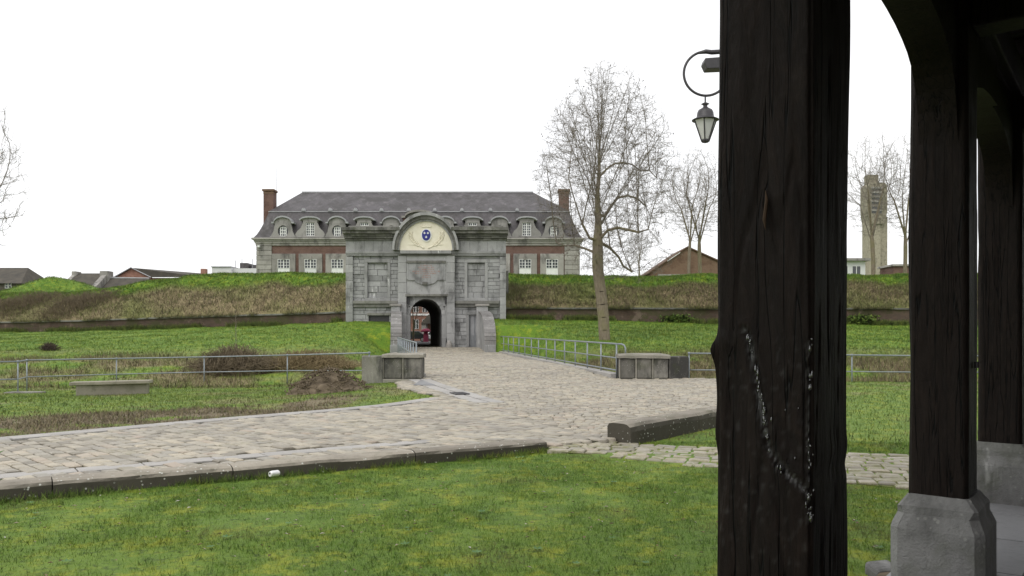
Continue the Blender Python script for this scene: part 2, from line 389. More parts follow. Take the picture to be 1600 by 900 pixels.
def crest_z(X): return lerp1(X, [-110, -60, -45, -39.5, -36.5, -32, -23, -12.4, -.5, 20, 90], [6.0, 5.9, 5.85, 6.05, 6.6, 7.05, 7.0, 6.75, 6.5, 6.55, 6.4])
def bank_z(X, Y):
    X = np.asarray(X, float); Y = np.asarray(Y, float); yw = wallY(X); zb = wall_base(X)
    t = np.clip((Y - 33) / (yw - 33), 0, 1)
    z = -.42 + (zb + .42) * t ** .92
    lat = np.where(X < -1.5 - (Y - 45) * .157, edgeL(Y) - X, X - edgeR(Y))     # distance from the bridge edge
    hold = sm((Y - 56.0) / 1.5)
    ramp = sm(lat / 3.6) * (1 - hold) + hold
    base = np.minimum(road_z(Y) - .25, z)
    z = base + (z - base) * ramp
    return z + (fbm(X, Y, 2.6, 8) - .5) * .28 * sm((Y - 33) / 5)
def ramp_z(X, d):
    """rampart earth: d metres behind the wall face"""
    X = np.asarray(X, float); d = np.asarray(d, float)
    t = np.clip(d / 6.5, 0, 1)
    z = wall_top(X) + (crest_z(X) - wall_top(X)) * (t ** .85)
    z = z + .25 * sm((d - 6.5) / 3) - 6 * sm((d - 26) / 14)
    Y = wallY(X) + d
    z = z + 2.15 * np.exp(-(((X + 52.5) / 4.6) ** 2 + ((Y - 96) / 4) ** 2))
    return z + (fbm(X, Y, 2.4, 11) - .5) * .7 * sm(d / 1.5) * (1 - .5 * sm((d - 7) / 2)) + (vnoise(X, Y, 7., 12) - .5) * .35 * sm(d / 5) + (vnoise(X, Y, .8, 14) - .5) * .22 * sm(d / 1.5) * (1 - sm((d - 6) / 2))

def surf(name, Xg, Yg, Zg, mat, dry=None, soil=None):
    m, n = Xg.shape; V = np.stack([Xg, Yg, Zg], -1).reshape(-1, 3)
    i, j = np.meshgrid(np.arange(m-1), np.arange(n-1), indexing='ij'); a = (i*n + j).ravel()
    Fq = np.stack([a, a+1, a+n+1, a+n], 1)
    at = {'rnd': ('POINT', np.full(len(V), .55))}
    at['dry'] = ('POINT', (dry if dry is not None else np.zeros(m*n)).ravel())
    at['soil'] = ('POINT', (soil if soil is not None else np.zeros(m*n)).ravel())
    o = npmesh(name, V, Fq, mat, at, True)
    bm = bmesh.new(); bm.from_mesh(o.data); bm.normal_update()
    if sum(f.normal.z for f in list(bm.faces)[:50]) < 0: bmesh.ops.reverse_faces(bm, faces=bm.faces); bm.to_mesh(o.data)
    bm.free(); return o

# plan outlines of the paved areas (metres)
KL0, KL1 = Vector((-9.6, 5.45)), Vector((.50, 11.72))                    # left kerb, lawn side
KR0, KR1 = Vector((1.46, 12.76)), Vector((8.3, 21.7))                   # right kerb, from its end
ROAD = [(-13, 3.6), (-9.9, 5.75), (-4.95, 8.68), (.3, 12.0), (.55, 11.75), (1.44, 12.62), (1.86, 13.25), (4.1, 16.3), (8.3, 22.1), (9.2, 27.8),
        (6.3, 28.6), (3.9, 28.4), (-3.0, 28.4), (-3.75, 27.2), (-3.2, 24.2), (-2.3, 22.3), (-1.75, 21.4), (-2.86, 18.75), (-3.83, 17.3), (-5.8, 15.1), (-7.65, 12.55), (-12.5, 8.2), (-16, 5.5)]
PATH = [(.30, 12.0), (.55, 11.5), (1.55, 10.95), (2.6, 10.35), (3.82, 9.37), (4.9, 8.55), (7.6, 10.4), (5.47, 11.46), (3.12, 12.3), (1.87, 12.65), (1.40, 12.62), (1.05, 13.0)]
D_ = Vector((.6, .8)); N_ = Vector((.8, -.6))                            # along the post row, and into the hall
B1, B2, B3 = Vector((.900, 2.49)), Vector((2.766, 5.05)), Vector((4.66, 7.60))
def hall_in(X, Y): return (np.asarray(X) * .8 + np.asarray(Y) * -.6) > -.774 - .42   # floor side of the post row
def soil_mask(X, Y):
    """worn earth strip beside the road on the left, and a few bare spots"""
    X = np.asarray(X, float); Y = np.asarray(Y, float)
    yb = np.interp(X, [-16, -12.5, -7.65, -5.8, -3.83, -2.86], [5.5, 8.2, 12.55, 15.1, 17.3, 18.75])
    d = Y - yb
    m = sm((d + .3) / .5) * sm((7.2 - .22 * np.abs(X + 9) - d) / 1.6) * sm((-3.0 - X) / 2.2)
    m = m * sm((fbm(X, Y, 1.1, 21) - .33) / .16)
    e = .8 * sm((.28 - d) / .25) * sm((d + .4) / .2) * sm((-2 - X) / 1)
    return np.clip(np.maximum(m, e), 0, 1)

gm = MB(); gm.grid([[(-1500, -300, -1.2), (1500, -300, -1.2)], [(-1500, 2500, -1.2), (1500, 2500, -1.2)]])
g = gm.build('ground', M['turf'], fix=False); tag(g, 'wide flat ground under and beyond the fortress', 'ground', kind='structure')

Xg, Yg = np.meshgrid(np.linspace(-45, 40, 340), np.concatenate([np.linspace(-6, 16, 150), np.linspace(16.2, 35.5, 90)]))
lawn = surf('lawn', Xg, Yg, lawn_z(Xg, Yg) - .03, M['turf'], np.clip(.12 + .5 * sm((fbm(Xg, Yg, 1.4, 31) - .55) / .2) * sm((Yg - 14) / 8), 0, .6), soil_mask(Xg, Yg))
tag(lawn, 'mown green lawn around the cobbled road', 'lawn', kind='structure')

def dry_bank(X, Y):
    X = np.asarray(X, float); Y = np.asarray(Y, float)
    t = (Y - 33) / (wallY(X) - 33)
    return np.clip(.85 * sm((.50 - t) / .32) * sm((fbm(X, Y, 2.2, 41) - .30) / .3) + .06 * fbm(X, Y, 3, 42), 0, 1)
S = np.concatenate([np.linspace(0, 10, 40), np.linspace(10.4, 85, 120)]); T = np.linspace(0, 1, 70)
TT, SS = np.meshgrid(T, S, indexing='ij')
Yb = 33 + TT * (wallY(-8.5 - SS) + .25 - 33); Xb = edgeL(Yb) - .12 - SS
tag(surf('grass_bank', Xb, Yb, bank_z(Xb, Yb), M['turf'], dry_bank(Xb, Yb)), 'green bank rising behind the left fence to the brick wall', 'bank', kind='structure')
Yb2 = 33 + TT * (62.55 - 33); Xb2 = edgeR(Yb2) + .12 - .95 * sm((Yb2 - 55.4) / .8) + SS
tag(surf('grass_bank', Xb2, Yb2, bank_z(Xb2, Yb2), M['turf'], dry_bank(Xb2, Yb2)), 'green bank rising behind the bridge railing to the brick wall', 'bank', kind='structure')

def dry_ramp(X, d):
    X = np.asarray(X, float); d = np.asarray(d, float); Y = wallY(X) + d
    b = np.clip(.85 * sm((5.4 + 1.6*(vnoise(X, Y*0, 5., 57) - .5) - d) / 1.6) * (.45 + .9 * fbm(X, Y, 3.4, 51)), 0, 1)
    b = b * (.75 + .5 * fbm(X, Y, 1.6, 52))
    return np.clip(np.maximum(b, .75 * sm((-38.5 - X) / 3) * sm((6.0 - d) / 1)), 0, 1)
Dg = np.concatenate([np.linspace(0, 8, 34), np.linspace(8.5, 42, 36)])
for xs, lab in ((np.linspace(-12.3, -105, 190), 'overgrown earth rampart left of the gate'), (np.linspace(-.55, 85, 170), 'overgrown earth rampart right of the gate')):
    DD, XX = np.meshgrid(Dg, xs, indexing='ij')
    tag(surf('rampart', XX, wallY(XX) + DD, ramp_z(XX, DD), M['turf'], dry_ramp(XX, DD)), lab, 'rampart', kind='structure')

# brick scarp walls with a stone coping
def scarp(xs, lab):
    r = thing('scarp_wall', (float(xs.mean()), float(wallY(xs.mean())), 0), lab, 'wall')
    m = MB(); c = MB()
    def row(off, zf): return [(float(x), float(wallY(x)) + off, float(zf(x))) for x in xs]
    jag = lambda x: wall_top(x) - .02 + .05 * (vnoise(x, 0., 1.3, 5) - .5)
    m.grid([row(.0, lambda x: wall_base(x) - 1.2), row(.06, jag), row(.5, jag), row(.5, lambda x: wall_base(x) - 1.2)])
    m.build('brick_face', M['scarp'], r)
    c.grid([row(-.07, jag), row(-.08, lambda x: jag(x) + .12), row(.34, lambda x: jag(x) + .14), row(.34, jag), row(-.07, jag)])
    c.build('coping', M['gate_dark'], r)
scarp(np.linspace(-12.36, -105, 160), 'low weathered brick wall with dark coping left of the gate')
scarp(np.linspace(-.46, 85, 130), 'low weathered brick wall with dark coping right of the gate')

# ------------------------------------------------------------------ road, path, bridge
def sheet(name, poly, zf, mat, lab, cat):
    me = bpy.data.meshes.new(name); bm = bmesh.new()
    f = bm.faces.new([bm.verts.new((x, y, 0)) for x, y in poly]); bmesh.ops.triangulate(bm, faces=[f])
    for k in range(4): bmesh.ops.subdivide_edges(bm, edges=[e for e in bm.edges if e.calc_length() > .9], cuts=1, use_grid_fill=True)
    for v in bm.verts: v.co.z = zf(v.co.x, v.co.y)
    bmesh.ops.recalc_face_normals(bm, faces=bm.faces)
    if sum(f.normal.z for f in bm.faces) < 0: bmesh.ops.reverse_faces(bm, faces=bm.faces)
    bm.to_mesh(me); bm.free(); me.materials.append(mat)
    o = link(bpy.data.objects.new(name, me)); ORIG[o.name] = Vector((0, 0, 0))
    return tag(o, lab, cat, kind='structure')
road_h = lambda x, y: float(road_z(y)) - .012
road = sheet('road', ROAD, road_h, M['joint'], 'cobbled road passing the kerbs and turning to the gate', 'road')
path = sheet('path', PATH, lambda x, y: .008 - .066*float(sm((x - .7)/1.6)), M['joint_moss'], 'mossy cobbled path between the two lawns', 'path')
# bridge: deck with stone sides, from the road to the gate
Yd = np.linspace(28.3, 77.5, 60)
bd = MB(); rows = []
for side in range(4):
    rows.append([((float(edgeL(y)) - .15) if side in (0, 1) else (float(edgeR(y)) + .1), float(y), (-.9 if side in (0, 3) else float(road_z(y)) - .012)) for y in Yd])
bd.grid(rows); brg = bd.build('bridge', M['joint']); tag(brg, 'cobbled causeway running up to the fortress gate', 'bridge', kind='structure')

def field(poly, ang, L, Wd, seed, zf, jl=.22, wave=0., bond=True):
    """stones in courses: centre x, y, z, angle, length, width"""
    r = np.random.default_rng(seed); c, s = math.cos(ang), math.sin(ang)
    P = np.array(poly); U = P[:, 0]*c + P[:, 1]*s; Vv = -P[:, 0]*s + P[:, 1]*c
    out = []; v = Vv.min()
    while v < Vv.max():
        w = Wd * r.uniform(.85, 1.15); u = U.min() - r.uniform(0, L)
        while u < U.max():
            l = L * r.uniform(1 - jl*1.6, 1 + jl*1.6); out.append((u + l/2, v + w/2 + wave*math.sin(u*.9 + v*.35), l, w)); u += l
        v += w
    A = np.array(out); X = A[:, 0]*c - A[:, 1]*s; Y = A[:, 0]*s + A[:, 1]*c
    ok = inpoly(poly, X, Y); A, X, Y = A[ok], X[ok], Y[ok]
    Z = np.array([zf(x, y) for x, y in zip(X, Y)])
    return np.stack([X, Y, Z, np.full(len(X), ang) + r.normal(0, .035, len(X)), A[:, 2], A[:, 3]], 1)
TPL = np.array([(-.5,-.5,-.05),(.5,-.5,-.05),(.5,.5,-.05),(-.5,.5,-.05),(-.5,-.5,.006),(.5,-.5,.006),(.5,.5,.006),(-.5,.5,.006),
                (-.42,-.40,.017),(.42,-.40,.017),(.42,.40,.017),(-.42,.40,.017),(0,0,.021)])
TQ = [(0,1,5,4),(1,2,6,5),(2,3,7,6),(3,0,4,7),(4,5,9,8),(5,6,10,9),(6,7,11,10),(7,4,8,11)]; TT3 = [(8,9,12),(9,10,12),(10,11,12),(11,8,12)]
TRI = np.array([t for q in TQ for t in ((q[0],q[1],q[2]),(q[0],q[2],q[3]))] + TT3)
def jig(r, k=1):
    t = np.repeat(TPL[None], k, 0); j = r.uniform(-.045, .045, (k, 4, 2))
    for b in (0, 4, 8): t[:, b:b+4, :2] += j
    t[:, 8:12, 2] += r.uniform(-.006, .006, (k, 4)); t[:, 12, :2] += r.uniform(-.12, .12, (k, 2)); return t
GAP = .019
def stones_stuff(A, name, mat, parent, seed, lab=None):
    r = np.random.default_rng(seed); k = len(A); t = jig(r, k)
    x = t[:, :, 0] * (A[:, 4, None] - GAP); y = t[:, :, 1] * (A[:, 5, None] - GAP); c, s = np.cos(A[:, 3, None]), np.sin(A[:, 3, None])
    V = np.stack([A[:, 0, None] + x*c - y*s, A[:, 1, None] + x*s + y*c, A[:, 2, None] + t[:, :, 2] + r.normal(0, .0045, (k, 1))], -1).reshape(-1, 3)
    Fq = (TRI[None] + (np.arange(k) * 13)[:, None, None]).reshape(-1, 3)
    o = npmesh(name, V, Fq, mat, {'rnd': ('FACE', np.repeat(r.random(k), len(TRI)))}, False, parent, tuple(ORIG[parent.name]))
    # flat shading of the rim, rounded top
    return tag(o, lab, kind='stuff')
STV = []
def stones_single(A, name, mat, parent, seed, gap=GAP):
    r = np.random.default_rng(seed); var = []
    for i in range(8):
        me = bpy.data.meshes.new(name); t = jig(r)[0]
        me.from_pydata([tuple(p) for p in t], [], TQ + TT3); me.materials.append(mat)
        var.append(me)
    for a in A:
        o = bpy.data.objects.new(name, var[r.integers(8)]); scene.collection.objects.link(o); o.parent = parent
        o.location = Vector((a[0], a[1], a[2] + r.normal(0, .004))) - ORIG[parent.name]
        o.rotation_euler = (r.normal(0, .02), r.normal(0, .02), a[3] + (math.pi if r.random() < .5 else 0)); o.scale = (a[4] - (gap[0] if type(gap) is tuple else gap), a[5] - (gap[1] if type(gap) is tuple else gap), 1)

rz = lambda x, y: float(road_z(y))
kang = math.atan2(KL1.y - KL0.y, KL1.x - KL0.x)
LEFT = [p for p in ROAD if p[0] < -1.8 or (p[1] < 12.2 and p[0] < .6)]
cut = [(-1.5, 21.6), (1.2, 13.0)]                                    # where the left road meets the junction
def side(X, Y): return (cut[1][0]-cut[0][0])*(Y-cut[0][1]) - (cut[1][1]-cut[0][1])*(X-cut[0][0])
fl = field(ROAD, kang + 1.78, .27, .17, 1, rz, jl=.28); fl = fl[side(fl[:, 0], fl[:, 1]) < 0]
fj = field(ROAD, -.08, .20, .15, 2, rz, wave=.10); fj = fj[side(fj[:, 0], fj[:, 1]) >= 0]
BR = [(float(edgeL(y)), float(y)) for y in np.linspace(28.4, 61.8, 12)] + [(float(edgeR(y)) - .35, float(y)) for y in np.linspace(61.8, 28.4, 12)]
fb = field(BR, -.03, .21, .16, 3, rz, wave=.06)
# leave the gutter strips and the apron slabs free of cobbles
def strip_mask(X, Y, pts, hw):
    ok = np.zeros(len(X), bool)
    for (x0, y0), (x1, y1) in zip(pts, pts[1:]):
        dx, dy = x1-x0, y1-y0; t = ((X-x0)*dx + (Y-y0)*dy) / (dx*dx+dy*dy)
        ok |= (np.hypot(X-x0-t*dx, Y-y0-t*dy) < hw) & (t > -.01) & (t < 1.01)
    return ok
GUT_A = [(-3.15, 28.2), (-2.35, 25.2), (-1.55, 22.6), (-.85, 20.4), (-.5, 19.4)]           # left gutter down from the bridge
GUT_B = [(-13.5, 7.1), (-7.55, 12.75), (-5.7, 15.2), (-3.75, 17.4), (-2.8, 18.7), (-1.95, 20.6)]  # along the grass edge
GUT_C = [(-8.5, 7.35), (-4.2, 10.3), (-1.2, 12.4)]                                        # beside the kerb
SLABS = [(-2.95, 25.3, .8, 1.5)]
def clear(A):
    X, Y = A[:, 0], A[:, 1]
    m = strip_mask(X, Y, GUT_A, .38) | strip_mask(X, Y, GUT_B, .24) | strip_mask(X, Y, GUT_C, .20)
    return A[~m]
allr = clear(np.concatenate([fl, fj])); fb = fb[~strip_mask(fb[:, 0], fb[:, 1], GUT_A, .38)]
px = 800 + F * allr[:, 0] / allr[:, 1]; inv = (px > -20) & (px < 1125) & (allr[:, 1] > 7)
order = np.argsort(np.where(inv, allr[:, 1], 1e3)); near = order[:300]; rest = order[300:]
stones_single(allr[near], 'cobble', M['cobble'], road, 4)
stones_stuff(allr[rest], 'cobbles', M['cobble'], road, 5)
ORIG[brg.name] = ORIG[brg.name]; stones_stuff(fb, 'cobbles', M['cobble'], brg, 6)
path_z = lambda x, y: .016 - .066*float(sm((x - .7)/1.6))
fp = field(PATH, -.30, .27, .21, 7, path_z); ppx = 800 + F * fp[:, 0] / fp[:, 1]
o_ = np.argsort(np.where(ppx < 1500, fp[:, 1], 1e3)); stones_single(fp[o_[:300]], 'cobble', M['cobble_moss'], path, 8, (.022, .045))
if len(fp) > 300: stones_stuff(fp[o_[300:]], 'cobbles', M['cobble_moss'], path, 9)
def strip_stones(pts, hw, L, zf, name, mat, parent, lift=.018):
    P = [Vector((x, y)) for x, y in pts]; seg = [0]
    for a, b in zip(P, P[1:]): seg.append(seg[-1] + (b-a).length)
    def at(s):
        s = min(max(s, 0), seg[-1]-1e-4)
        k = max(i for i in range(len(seg)-1) if seg[i] <= s); return P[k].lerp(P[k+1], (s-seg[k]) / (seg[k+1]-seg[k]))
    s = 0
    while s < seg[-1] - .2:
        l = min(L * random.uniform(.75, 1.25), seg[-1]-s); a, b = at(s + .008), at(s + l - .008)
        t = (b-a).normalized(); n = Vector((-t.y, t.x)); m = MB()
        z = zf((a.x+b.x)/2, (a.y+b.y)/2); q = [a+n*hw, a-n*hw, b-n*hw, b+n*hw]
        za, zb = zf(a.x, a.y)+lift, zf(b.x, b.y)+lift
        m.add([(q[0].x,q[0].y,z-.06),(q[1].x,q[1].y,z-.06),(q[2].x,q[2].y,z-.06),(q[3].x,q[3].y,z-.06),(q[0].x,q[0].y,za),(q[1].x,q[1].y,za),(q[2].x,q[2].y,zb),(q[3].x,q[3].y,zb)],
              [(0,3,2,1),(4,5,6,7),(0,1,5,4),(1,2,6,5),(2,3,7,6),(3,0,4,7)])
        m.build(name, mat, parent, bevel=.008); s += l
def off(pts, d):
    P = [Vector(p) for p in pts]; out = []
    for i, p in enumerate(P):
        t = (P[min(i+1, len(P)-1)] - P[max(i-1, 0)]).normalized(); out.append((p.x - t.y*d, p.y + t.x*d))
    return out
strip_stones(off(GUT_A, .20), .17, .8, rz, 'gutter_slab', M['gutter'], road)
strip_stones(off(GUT_A, -.19), .17, .9, rz, 'gutter_slab', M['gutter'], road)
strip_stones(GUT_B, .2, .62, rz, 'edging_stone', M['gutter'], road)
strip_stones(GUT_C, .16, .7, rz, 'gutter_slab', M['gutter'], road, .008)
# apron slab beside the block and the drain grate in the gutter
m = MB(); m.plan([(-2.98, 25.1), (-2.32, 25.1), (-3.0, 27.8), (-3.05, 27.8)], .03, .135); m.build('apron_slab', M['slab'], road, bevel=.01)
gr = thing('drain_grate', (-1.38, 21.9, .05), 'small dark iron drain grate in the pale gutter', 'grate')
ga, gb = Vector((.32, -.95, 0)).normalized(), Vector((.95, .32, 0)).normalized()
m = MB()
for sgn in (-1, 1):
    m.obox((-1.38 + gb.x*.17*sgn, 21.9 + gb.y*.17*sgn, .085), ga, .32, gb, .02, .02); m.obox((-1.38 + ga.x*.30*sgn, 21.9 + ga.y*.30*sgn, .0845), gb, .15, ga, .02, .02)
m.build('frame', M['iron'], gr)
for k in range(7):
    m = MB(); t_ = -.24 + k*.08; m.obox((-1.38 + ga.x*t_, 21.9 + ga.y*t_, .083), gb, .15, ga, .018, .017); m.build('bar', M['iron'], gr)
# bridge edging under the railing
strip_stones([(float(edgeR(y)) - .14, float(y)) for y in np.linspace(28.9, 57.4, 10)], .2, 1.6, lambda x, y: float(lerp1(y, [28, 57], [.16, .46])), 'edging_stone', M['gutter'], brg, .12)
strip_stones([(float(edgeL(y)) + .1, float(y)) for y in np.linspace(28.9, 57.4, 10)], .2, 1.6, lambda x, y: float(lerp1(y, [28, 57], [.16, .46])), 'edging_stone', M['gutter'], brg, .12)

# ------------------------------------------------------------------ kerbs
def kerb(a, b, width, h, n, lab, nrm):
    r = thing('stone_kerb', (a.x, a.y, 0), lab, 'kerb'); t = (b-a).normalized(); L = (b-a).length; s = 0
    cuts = sorted([0, L] + [L*(i+random.uniform(-.18,.18))/n for i in range(1, n)])
    for s0, s1 in zip(cuts, cuts[1:]):
        m = MB(); rows = []; dz = random.uniform(-.012, .012)
        K = max(3, int((s1-s0)/.12))
        prof = [(0,-.15),(0.0,h*.55),(.02,h*.8),(.07,h*.95),(.14,h),(width-.09,h),(width-.03,h*.93),(width,h*.75),(width,-.15)]
        for k in range(K+1):
            s_ = s0 + .006 + (s1-s0-.012)*k/K; e = 1 if 0 < k < K else .985
            row = []
            for q, z in prof:
                p = a + t*s_ + nrm*(q + .010*(vnoise(s_, z*9+q*7, .25, 3)-.5)*2)
                row.append((p.x, p.y, (z if z < 0 else z*e + dz + .022*(float(vnoise(s_, q*4, .45, 6))-.5))))
            rows.append(row)
        m.grid(rows); nP = len(prof)
        m.f.append(tuple(range(nP))); m.r.append(0); m.f.append(tuple(range(K*nP+nP-1, K*nP-1, -1))); m.r.append(0)
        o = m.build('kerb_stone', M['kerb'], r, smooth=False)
    return r
nl = Vector((-(KL1-KL0).normalized().y, (KL1-KL0).normalized().x))
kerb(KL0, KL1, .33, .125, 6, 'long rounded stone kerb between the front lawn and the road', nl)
nr = Vector((-(KR1-KR0).normalized().y, (KR1-KR0).normalized().x))
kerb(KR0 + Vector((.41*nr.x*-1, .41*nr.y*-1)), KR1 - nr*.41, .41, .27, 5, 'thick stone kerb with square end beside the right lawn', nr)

# ------------------------------------------------------------------ grass blades
def blades(P, n_per, ln, wd, lean, dry=None, soil=None, seed=0, clump=.03):
    """n_per single-triangle blades per point; P is (k,3)"""
    r = np.random.default_rng(seed); k = len(P); P = np.repeat(P, n_per, 0); N = len(P)
    P = P + np.concatenate([r.normal(0, clump, (N, 2)), np.zeros((N, 1))], 1)
    a = r.uniform(0, 2*np.pi, N); w = wd * r.uniform(.6, 1.4, N); l = ln * r.uniform(.5, 1.3, N)
    b = r.uniform(0, 2*np.pi, N); le = l * lean * r.uniform(.2, 1.3, N)
    dx, dy = np.cos(a)*w/2, np.sin(a)*w/2
    z0 = P[:, 2] - .01
    V = np.stack([np.stack([P[:, 0]-dx, P[:, 1]-dy, z0], 1), np.stack([P[:, 0]+dx, P[:, 1]+dy, z0], 1),
                  np.stack([P[:, 0]+np.cos(b)*le, P[:, 1]+np.sin(b)*le, z0 + np.sqrt(np.maximum(l*l-le*le, (l*.25)**2))], 1)], 1)
    rep = lambda q: np.repeat(q, n_per) if q is not None else np.zeros(N)
    return V.reshape(-1, 3), rep(dry), rep(soil), r.random(N)
def grass_object(name, parts, lab, cat='grass'):
    V = np.concatenate([p[0] for p in parts]); n = len(V)//3
    at = {'rnd': ('FACE', np.concatenate([p[3] for p in parts])), 'dry': ('FACE', np.concatenate([p[1] for p in parts])), 'soil': ('FACE', np.concatenate([p[2] for p in parts]))}
    o = npmesh(name, V, np.arange(n*3).reshape(-1, 3), M['blade'], at)
    return tag(o, lab, cat, kind='stuff')
def samp(n, x0, x1, y0, y1, seed):
    r = np.random.default_rng(seed); X = r.uniform(x0, x1, n); Y = r.uniform(y0, y1, n); p = 800 + F*X/np.maximum(Y, .5)
    return X, Y, (p > -160) & (p < 1760), r
RP = [ROAD, PATH]
def free(X, Y):
    m = ~hall_in(X, Y)
    jx, jy = X + (vnoise(X, Y, .22, 77) - .5)*.16, Y + (vnoise(X, Y, .25, 78) - .5)*.2
    for p in RP: m &= ~inpoly(p, jx, jy)
    kx = [(KL0.x, KL0.y), (KL1.x+.02, KL1.y), (KL1.x + nl.x*.4, KL1.y + nl.y*.4), (KL0.x + nl.x*.4, KL0.y + nl.y*.4)]
    q0, q1 = KR0 - nr*.41, KR1 - nr*.41
    return m & ~inpoly(kx, X, Y) & ~inpoly([(q0.x, q0.y), (q1.x, q1.y), (KR1.x, KR1.y), (KR0.x, KR0.y)], X, Y)
X, Y, ok, r = samp(300000, -7.5, 7, 4.2, 13, 61); ok &= free(X, Y)
thin = fbm(X, Y, .7, 66); ok &= r.random(len(X)) < np.clip((thin - .22) * 3.2, .25, 1) * np.clip(1.25 - (Y-5)*.06, .5, 1)
Xn, Yn = X[ok], Y[ok]; dn = np.clip(.6*sm((fbm(Xn, Yn, .8, 67) - .63)/.14), 0, .5)
parts = [blades(np.stack([Xn, Yn, lawn_z(Xn, Yn) - .03], 1), 3, .040, .0052, .85, dn, None, 62)]
# coarser tufts here and there
X, Y, ok, r = samp(5200, -7.5, 7, 4.2, 13, 63); ok &= free(X, Y) & (fbm(X, Y, .9, 68) > .5)
parts.append(blades(np.stack([X[ok], Y[ok], lawn_z(X[ok], Y[ok]) - .03], 1), 12, .075, .0055, .9, None, None, 64, .035))
r = np.random.default_rng(65); k = 1500; u = r.random(k); e = -r.gamma(1.2, .035, k)
kx_, ky_ = KL0.x + (KL1.x-KL0.x)*u + nl.x*e, KL0.y + (KL1.y-KL0.y)*u + nl.y*e
keep = fbm(kx_, ky_, .5, 69) > .38; kx_, ky_ = kx_[keep], ky_[keep]
parts.append(blades(np.stack([kx_, ky_, lawn_z(kx_, ky_) - .03], 1), 7, .10, .006, .7, .3*r.random(len(kx_)), None, 66, .02))
grass_object('lawn_grass', parts, 'short green grass and moss of the front lawn')
X, Y, ok, r = samp(2600, -7.5, 7, 4.4, 12.5, 161); ok &= free(X, Y) & (r.random(len(X)) < .35); X, Y = X[ok], Y[ok]; k = len(X)
a = r.uniform(0, 6.28, k); l = r.uniform(.012, .03, k); dx, dy = np.cos(a)*l, np.sin(a)*l; z = lawn_z(X, Y) - .03 + r.uniform(.015, .035, k)
V = np.stack([np.stack([X-dx, Y-dy, z], 1), np.stack([X+dy*.5, Y-dx*.5, z+.008], 1), np.stack([X+dx, Y+dy, z+.004], 1), np.stack([X-dy*.5, Y+dx*.5, z+.01], 1)], 1).reshape(-1, 3)
lt = NT('dead_leaf'); tag(npmesh('leaf_litter', V, np.arange(k*4).reshape(-1, 4), lt.done(lt.ramp(lt.attr('rnd'), [(0, (.07,.045,.025)), (.5, (.18,.13,.07)), (.85, (.30,.26,.19)), (1., (.45,.43,.38))]), .8, .2), {'rnd': ('FACE', r.random(k))}), 'small dead leaves scattered in the front lawn', 'leaves', kind='stuff')
X, Y, ok, r = samp(200, -7.5, 7, 4.6, 12, 171); ok &= free(X, Y) & (fbm(X, Y, 1.3, 172) > .5); X, Y = X[ok], Y[ok]; VV = []; RR = []
for x, y in zip(X, Y):
    n = r.integers(5, 9); a0 = r.uniform(0, 6.28); z = float(lawn_z(x, y)) - .012; L = r.uniform(.02, .05)
    for q in range(n):
        a = a0 + q*6.28/n + r.normal(0, .2); d = np.array([math.cos(a), math.sin(a), .25]); w = np.array([-math.sin(a), math.cos(a), 0])*L*.26; c = np.array([x, y, z])
        VV += [c, c + d*L*.55 + w, c + d*L, c + d*L*.55 - w]; RR.append(r.random())
lw = NT('weed_leaf'); tag(npmesh('weeds', np.array(VV), np.arange(len(VV)).reshape(-1, 4), lw.done(lw.ramp(lw.attr('rnd'), [(0, (.05,.13,.03)), (1, (.11,.20,.06))]), .6, .3), {'rnd': ('FACE', RR)}), 'small flat leaf rosettes of weeds in the front lawn', 'weeds', kind='stuff')
X, Y, ok, r = samp(150000, -32, 22, 11.5, 35, 71); ok &= free(X, Y)
ok &= ~((X > edgeL(Y) - .1) & (X < edgeR(Y) + .1) & (Y > 28))
sm_ = soil_mask(X, Y); ok &= r.random(len(X)) > sm_ * .93
X, Y, sm_ = X[ok], Y[ok], sm_[ok]
parts = [blades(np.stack([X, Y, lawn_z(X, Y) - .03], 1), 2, .075, .017, .8, np.clip(.15 + .75*sm_ + .5*sm((fbm(X, Y, 1.4, 31)-.5)/.2), 0, 1), None, 72, .05)]
X, Y, ok, r = samp(60000, -14, -2, 8, 25, 73); s2 = soil_mask(X, Y); ok &= (s2 > .3) & ~inpoly(ROAD, X, Y) & (fbm(X, Y, .6, 74) > .42); X, Y = X[ok], Y[ok]
parts.append(blades(np.stack([X, Y, lawn_z(X, Y) - .02], 1), 2, .11, .014, 1., np.full(len(X), 1.), np.where(r.random(len(X)) < .5, .8, 0.), 75, .06))
grass_object('lawn_grass', parts, 'green grass of the farther lawns beside the road')
parts = []
for sgn, sd in ((-1, 81), (1, 82)):
    X, Y, ok, r = samp(120000, *((-75, -3) if sgn < 0 else (-2, 36)), 31.5, 80, sd)
    ok &= (Y < wallY(X) - .05) & ((X < edgeL(Y) - .2) if sgn < 0 else (X > edgeR(Y) + .2)) & (r.random(len(X)) < np.clip(1.5 - (Y-31)/45, .5, 1))
    X, Y = X[ok], Y[ok]; d = dry_bank(X, Y); tall = (d > .45)
    z = np.where(Y < 33, lawn_z(X, Y) - .03, bank_z(X, Y))
    P = np.stack([X, Y, z], 1)
    parts.append(blades(P[~tall], 2, .14, .03, .8, d[~tall], None, sd+2, .08)); parts.append(blades(P[tall], 3, .34, .028, .95, np.clip(d[tall]*1.15, 0, 1), None, sd+4, .12))
grass_object('bank_grass', parts, 'rough green and straw grass on the ditch banks')
parts = []
